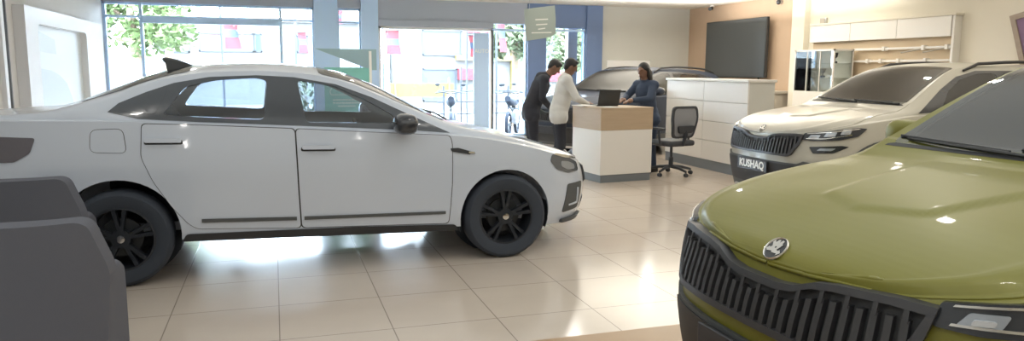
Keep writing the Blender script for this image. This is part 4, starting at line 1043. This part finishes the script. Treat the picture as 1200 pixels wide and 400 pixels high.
person('person', 'standing person with long dark hair and navy top behind the reception desk', (5.09, 9.45, 0), math.radians(196),
       stand(lean=.10, elL=(.22, .24, 1.05), elR=(.20, -.25, 1.06), wrL=(.44, .14, 1.03), wrR=(.42, -.05, 1.035), hdL=(1, -.1, -.1), hdR=(1, .3, -.1), head=(.12, 0, 1.44), neck=(.09, 0, 1.31), chest=(.06, 0, 1.11), waist=(.03, 0, .97), pelvis=(0, 0, .84),
             shL=(.07, .165, 1.235), shR=(.07, -.165, 1.235), hpL=(0, .085, .78), hpR=(0, -.085, .78), knL=(.02, .09, .44), knR=(.02, -.09, .44), look=(1, .1, -.2)),
       M['navy_cloth'], M['navy_cloth'], hair_long=True, female=True)

# ------------------------------------------------------------------ the street outside
GZ = -.12
o = sbox('ground_outside', (-40, YB + .25, GZ - .2), (60, 80, GZ), M['asphalt'])
def tree(name, label, x, y, h, r, cz, n, m, seed, sq=1.):
    rnd = random.Random(seed); t = thing(name, label, 'tree', (x, y, GZ), 0, 'street trees')
    tr = MB().tube([(0, 0, 0), (.06, .03, h * .35), (-.04, .0, h * .6), (.02, 0, h * .9)], [.14, .11, .09, .04], 10)
    for k in range(7):
        a = k * 2.4; b = h * (.45 + .06 * k); tr.tube([(0, 0, b), (.35 * r * math.cos(a), .35 * r * math.sin(a), b + .35 * r), (.8 * r * math.cos(a), .8 * r * math.sin(a), b + .6 * r)], [.06, .045, .02], 6)
    tr.build('trunk', M['bark'], t, 50)
    mb = MB(); cl = [(V((rnd.uniform(-1, 1), rnd.uniform(-1, 1), rnd.uniform(-1, 1) * sq)) * r * .75 + V((0, 0, cz))) for _ in range(26)]
    for i in range(n):
        c = rnd.choice(cl); d = V((rnd.gauss(0, 1), rnd.gauss(0, 1), rnd.gauss(0, 1))).normalized() * r * .38 * rnd.random() ** .5
        p = c + d; a = V((rnd.gauss(0, 1), rnd.gauss(0, 1), rnd.gauss(0, .6))).normalized(); b = a.cross(V((rnd.gauss(0, 1), rnd.gauss(0, 1), rnd.gauss(0, 1)))).normalized(); s = rnd.uniform(.07, .14)
        mb.add([p - a * s, p + b * s * .45, p + a * s, p - b * s * .45], [(0, 1, 2, 3)])
    me = bpy.data.meshes.new('foliage'); me.from_pydata(mb.v, [], mb.f); link('foliage', me, m, t)
    return t
tree('street_tree', 'bright green street tree filling the first window bay', -3.1, 19.5, 4.6, 1.45, 3.3, 5200, M['leaf'], 3)
tree('street_tree', 'leafy tree whose branches hang over the second window bay', -2.9, 23.5, 6.0, 2.0, 4.9, 4200, M['leaf'], 5, .5)
tree('street_tree', 'pale green tree outside the narrow window beside the glass door', 6.35, 19.5, 4.3, .95, 2.75, 3800, M['leaf2'], 8)
tree('street_tree', 'pale green tree behind the two standing people', 9.25, 22.6, 4.5, 1.15, 2.6, 3800, M['leaf2'], 9)
def shrub(x, y, h, label, seed):
    t = thing('potted_shrub', label, 'plant', (x, y, GZ)); rnd = random.Random(seed)
    MB().lathe([(.0005, 0), (.16, 0), (.22, .36), (.19, .36), (.17, .3), (.0005, .3)], n=24).build('pot', M['out_grey'], t, 40)
    mb = MB()
    for i in range(500):
        a = rnd.uniform(0, 2 * PI); q = rnd.random() ** .5 * .42; z = .4 + rnd.random() * (h - .4); p = V((q * math.cos(a), q * math.sin(a), z)); d = V((math.cos(a), math.sin(a), rnd.uniform(-.2, 1))).normalized(); e = d.cross(V((0, 0, 1))).normalized()
        mb.add([p, p + d * .09 + e * .03, p + d * .2, p + d * .09 - e * .03], [(0, 1, 2, 3)])
    me = bpy.data.meshes.new('foliage'); me.from_pydata(mb.v, [], mb.f); link('foliage', me, M['leaf2'], t)
    mb = MB()
    for k in range(6): mb.tube([(.03 * math.cos(k), .03 * math.sin(k), .3), (.15 * math.cos(k), .15 * math.sin(k), h * .6), (.26 * math.cos(k), .26 * math.sin(k), h * .9)], [.014, .011, .006], 6)
    mb.build('stem', M['bark'], t, 40)
shrub(.75, 16.4, 1.35, 'pale leafy potted shrub seen through the front door window of the sedan', 4)
shrub(1.75, 17.3, 1.2, 'pale leafy potted shrub beside the green display board', 6)

def building(name, label, x0, x1, y, z1, m, win, roof=None, depth=6, sign=()):
    b = thing(name, label, 'building', ((x0 + x1) / 2, y, GZ)); c = (x0 + x1) / 2
    MB().b2((x0 - c, 0, 0), (x1 - c, depth, z1)).build('wall', M[m], b)
    MB().b2((x0 - c - .2, -.25, z1), (x1 - c + .2, depth, z1 + .18)).build('roof', M[roof or m], b)
    for (a, d, e, f, mm) in win:
        w = MB().b2((a - c, -.06, e), (d - c, .02, f)).build('window', M[mm], b)
        fr = MB()
        for p in ((a, a + .06), (d - .06, d)): fr.b2((p[0] - c, -.10, e), (p[1] - c, -.05, f))
        for p in ((e, e + .06), (f - .06, f)): fr.b2((a - c, -.10, p[0]), (d - c, -.05, p[1]))
        fr.build('window_frame', M['out_grey'], w)
    for (a, d, e, f, mm) in sign: MB().b2((a - c, -.35, e), (d - c, -.1, f)).build('sign_panel', M[mm], b)
    return b
building('white_building', 'low white building with a strip of small windows across the street', -4.6, 4.6, 34, 3.55, 'out_white',
         [(-2.95, -.75, 2.25, 3.05, 'out_pink'), (-.72, -.42, 2.25, 3.05, 'out_blue'), (1.0, 1.5, 2.25, 3.0, 'out_blue'), (-4.3, -3.3, 2.2, 3.1, 'out_pink')])
building('shop_building', 'shop building with a red sign and yellow canopy across the street', 5.2, 14.2, 29, 5.2, 'out_white',
         [(5.6, 7.2, 2.1, 3.1, 'out_grey'), (7.6, 9.0, 2.0, 2.8, 'out_grey'), (10.0, 11.6, 1.7, 2.4, 'out_blue'), (5.6, 7.0, .3, 1.6, 'out_grey'), (9.4, 11.8, 2.6, 3.1, 'out_grey'), (12.4, 13.8, 1.6, 2.8, 'out_grey')],
         sign=[(7.35, 9.15, 3.0, 3.55, 'red'), (6.9, 9.3, 1.92, 2.12, 'yellow'), (7.0, 8.2, 1.15, 1.6, 'red'), (10.4, 11.6, 1.1, 1.5, 'red'), (9.2, 9.5, .6, 2.4, 'yellow')])
building('corner_building', 'pale building behind the street trees', 14.6, 22, 33, 5.2, 'out_white', [(15, 17, 2, 3.4, 'out_grey'), (18, 20, 2, 3.4, 'out_grey')])
MB().b2((-8, 0, 0), (-5.2, 5, 2.2)).build('garden_wall', M['out_white'], loc=(0, 30, GZ)); gw = bpy.context.scene.objects['garden_wall']; tag(gw, 'low white garden wall beyond the bright green tree', 'wall'); gw['kind'] = 'structure'
# banners on poles
def pole_banner(x, y, z0, z1, w, label):
    t = thing('street_banner', label, 'banner', (x, y, GZ), 0, 'red street banners')
    MB().tube([(-w / 2 - .05, 0, 0), (-w / 2 - .05, 0, z1 + .35)], .03, 8).build('pole', M['out_grey'], t, 40)
    h = (z1 - z0)
    def wavy(a, b, o): return (a + .03 * math.sin(b * 4), .06 * math.sin(a * 6 + b * 3) - o, b)
    fw_ = lambda t_: w / 2 * (.8 + .2 * abs(2 * t_ - 1))
    p = [(-fw_(0), z0), (fw_(0), z0), (fw_(.5), z0 + h / 2), (fw_(1), z1), (-fw_(1) * .9, z1 - .05), (-fw_(.5), z0 + h / 2)]
    s = patch(p, wavy, 0, .01, M['red'], 'flag', t, grid=.12, smooth=60)
    patch([(-w * .42, z0 + h * .36), (w * .42, z0 + h * .36), (w * .42, z0 + h * .62), (-w * .42, z0 + h * .62)], wavy, .006, .004, M['out_blue'], 'middle_band', s, grid=.12)
    MB().tube([(-w / 2 - .05, 0, z1 - .05), (w / 2, 0, z1 - .02)], .018, 6).build('arm', M['out_grey'], t, 40)
def atp(px_ratio, y): return px_ratio * y
pole_banner(-.98, 20.5, 2.05, 2.85, .40, 'red street banner with a dark band in front of the white building')
pole_banner(.72, 19.5, 1.95, 2.5, .22, 'narrow red street banner at the edge of the wide window bay')
pole_banner(1.72, 20.5, 2.75, 3.15, .26, 'small high red street banner seen over the display board')
pole_banner(3.07, 20.0, 1.95, 2.62, .42, 'red street banner near the hinge side of the glass door')
pole_banner(5.33, 20.0, 1.9, 2.55, .34, 'red street banner beside the blue door panel')
pole_banner(5.5, 17.9, 2.0, 2.95, .22, 'red street banner in front of the narrow window tree')
# railing
rl = thing('street_railing', 'grey metal railing with tall posts outside the glass door', 'railing', (4.6, 18.2, GZ))
for x in (-.55, -.1, .30, 1.15): MB().tube([(x, 0, 0), (x, 0, 1.62 if x in (-.1, .3) else 1.15)], .025, 8).build('post', M['out_grey'], rl, 40)
for z in (.45, .75, 1.02): MB().tube([(-.7, 0, z), (1.4, 0, z)], .018, 8).build('bar', M['out_grey'], rl, 40)
MB().tube([(.75, .4, 0), (.75, .4, 1.0)], .09, 12).build('bollard', M['out_white'], rl, 40)
yb = thing('yellow_barrier', 'yellow site barrier board outside beyond the sedan bonnet', 'barrier', (4.15, 21.5, GZ))
MB().b2((-.95, 0, .75), (.95, .05, 1.15)).build('board', M['yellow'], yb)
for x in (-.8, .8): MB().tube([(x, -.25, 0), (x, .02, 1.3), (x, .3, 0)], .03, 8).build('leg', M['yellow'], yb, 40)

def motorbike():
    root = thing('motorcycle', '', 'motorcycle', (0, 0, 0), 0, 'parked motorcycles')
    for x in (-.63, .63):
        w = MB().lathe([(.26, -.04), (.30, -.035), (.305, 0), (.30, .035), (.26, .04)], (x, 0, .305), 'Y', 28, True).build('wheel', M['rubber'], root, 40)
        sp_ = MB().lathe([(.0005, -.05), (.05, -.05), (.05, .05), (.0005, .05)], (x, 0, .305), 'Y', 16)
        for k in range(8): a = k * PI / 4; sp_.tube([(x, 0, .305), (x + .265 * math.cos(a), 0, .305 + .265 * math.sin(a))], .010, 5)
        sp_.build('spokes', M['metal'], w, 40)
    MB().tube([(.63, .07, .305), (.48, .07, .75), (.42, .07, .95)], .022, 8).tube([(.63, -.07, .305), (.48, -.07, .75), (.42, -.07, .95)], .022, 8).build('fork', M['metal'], root, 40)
    MB().tube([(.40, 0, .92), (-.05, 0, .62), (-.55, 0, .72)], .03, 8).tube([(.40, 0, .88), (.1, 0, .38), (-.25, 0, .36), (-.63, 0, .305)], .025, 8).build('frame', M['darkmetal'], root, 40)
    MB().ell((.12, 0, .82), (.26, .13, .12), e=.8).build('tank', M['red_tank'], root, 40)
    MB().tube([(-.05, 0, .80), (-.35, 0, .82), (-.75, 0, .90)], [.09, .11, .07], 10).build('seat', M['rubber'], root, 40)
    MB().ell((.05, 0, .46), (.20, .14, .17), e=.6).build('engine', M['metal'], root, 40)
    MB().tube([(.1, -.12, .36), (-.2, -.14, .30), (-.75, -.15, .38)], [.025, .03, .05], 10).build('exhaust', M['metal'], root, 40)
    MB().tube([(.30, .36, 1.0), (.42, .18, 1.02), (.44, 0, .98), (.42, -.18, 1.02), (.30, -.36, 1.0)], .016, 8).build('handlebar', M['darkmetal'], root, 40)
    MB().ell((.54, 0, .88), (.07, .09, .09)).build('headlamp', M['chrome'], root, 40)
    for s in (-1, 1): MB().tube([(.38, s * .25, 1.02), (.36, s * .30, 1.16)], .008, 6).ell((.36, s * .31, 1.20), (.015, .06, .04)).build('mirror', M['darkmetal'], root, 40)
    mb = MB(); rings = []
    for i in range(9):
        a = PI * .15 + PI * .7 * i / 8; rings.append([(.63 + .33 * math.cos(a), y, .305 + .33 * math.sin(a)) for y in (-.06, .06)] + [(.63 + .32 * math.cos(a), y, .305 + .32 * math.sin(a)) for y in (.06, -.06)])
    mb.loft(rings).build('mudguard', M['red_tank'], root, 40)
    return root
M['red_tank'] = mat('tank_paint', (.05, .07, .11), .3, 0, .6)
mk = motorbike()
spots = [(4.75, 16.7, 1.2, 'parked motorcycle nearest the glass door panel'), (3.95, 17.0, 1.35, 'parked motorcycle behind the sedan bonnet, next to the railing'), (5.45, 16.9, 1.1, 'parked motorcycle outside the narrow window'),
         (6.05, 17.6, 1.3, 'parked motorcycle at the foot of the pale green tree'), (6.75, 16.5, 1.9, 'parked motorcycle glimpsed beside the person in black')]
for i, (x, y, a, lab) in enumerate(spots):
    q = mk if i == 0 else copy_tree(mk)
    q.location = (x, y, GZ); q.rotation_euler.z = a; q['label'] = lab

# ------------------------------------------------------------------ light
w = bpy.data.worlds.new('World'); SC.world = w; w.use_nodes = True
nt = w.node_tree; bg = nt.nodes['Background']
bg.inputs['Color'].default_value = (.70, .85, 1.0, 1); bg.inputs['Strength'].default_value = 27.
def sun(rot, e, col=(1, .97, .9), ang=2.):
    l = bpy.data.lights.new('sun', 'SUN'); l.energy = e; l.color = col; l.angle = math.radians(ang)
    o = bpy.data.objects.new('sun', l); COL.objects.link(o); o.rotation_euler = rot
sun((math.radians(40), 0, math.radians(-25)), 2.5)
def area(name, loc, sx, sy, e, col=(1, .93, .82), rot=(0, 0, 0)):
    l = bpy.data.lights.new(name, 'AREA'); l.shape = 'RECTANGLE'; l.size = sx; l.size_y = sy; l.energy = e; l.color = col
    o = bpy.data.objects.new(name, l); COL.objects.link(o); o.location = loc; o.rotation_euler = rot
# small downlights, and added unseen uplights that brighten the room off the ceiling
for x in (-1.2, 1.6, 4.4, 7.2):
    for y in (-2.2, 1.0, 4.2, 7.4, 10.4, 13.2):
        area('ceiling_downlight', (x, y, HC - .02), .09, .09, 3 + 2 * (x > 4), (1, .96, .90))
cool, warm = (.78, .89, 1), (1, .97, .91)
for x, y, sx, sy, e, c in ((-.2, .6, 4.5, 5, 85, cool), (6.3, .2, 5, 5, 70, warm), (.2, 6.6, 5, 5, 40, cool), (6.9, 5.6, 4, 4, 50, warm), (3.1, 3.0, 2.5, 4, 34, cool), (7.2, 11.6, 3.4, 4.5, 180, warm), (3.4, 11.0, 3.6, 4.5, 55, warm)):
    area('fill_uplight', (x, y, HC - .45), sx, sy, e, c, (PI, 0, 0))

# ------------------------------------------------------------------ camera
cd = bpy.data.cameras.new('camera'); cam = bpy.data.objects.new('camera', cd); COL.objects.link(cam)
cd.sensor_width = 36; cd.lens = 863 / 1200 * 36; cd.clip_start = .05; cd.clip_end = 300
pitch, yaw, roll = .1359, .3117, .006
F = V((math.sin(yaw) * math.cos(pitch), math.cos(yaw) * math.cos(pitch), -math.sin(pitch)))
R0 = V((math.cos(yaw), -math.sin(yaw), 0)); U0 = R0.cross(F)
Rr = R0 * math.cos(roll) + U0 * math.sin(roll); Uu = U0 * math.cos(roll) - R0 * math.sin(roll)
cam.matrix_world = Matrix(((Rr.x, Uu.x, -F.x, 0), (Rr.y, Uu.y, -F.y, 0), (Rr.z, Uu.z, -F.z, 1.437), (0, 0, 0, 1)))
SC.camera = cam
SC.view_settings.view_transform = 'Standard'; SC.view_settings.look = 'None'
SC.view_settings.exposure = .42; SC.view_settings.gamma = 1.; SC.view_settings.use_curve_mapping = False
SC.cycles.use_denoising = True; SC.cycles.max_bounces = 10; SC.cycles.transparent_max_bounces = 16; SC.cycles.caustics_reflective = False; SC.cycles.caustics_refractive = False
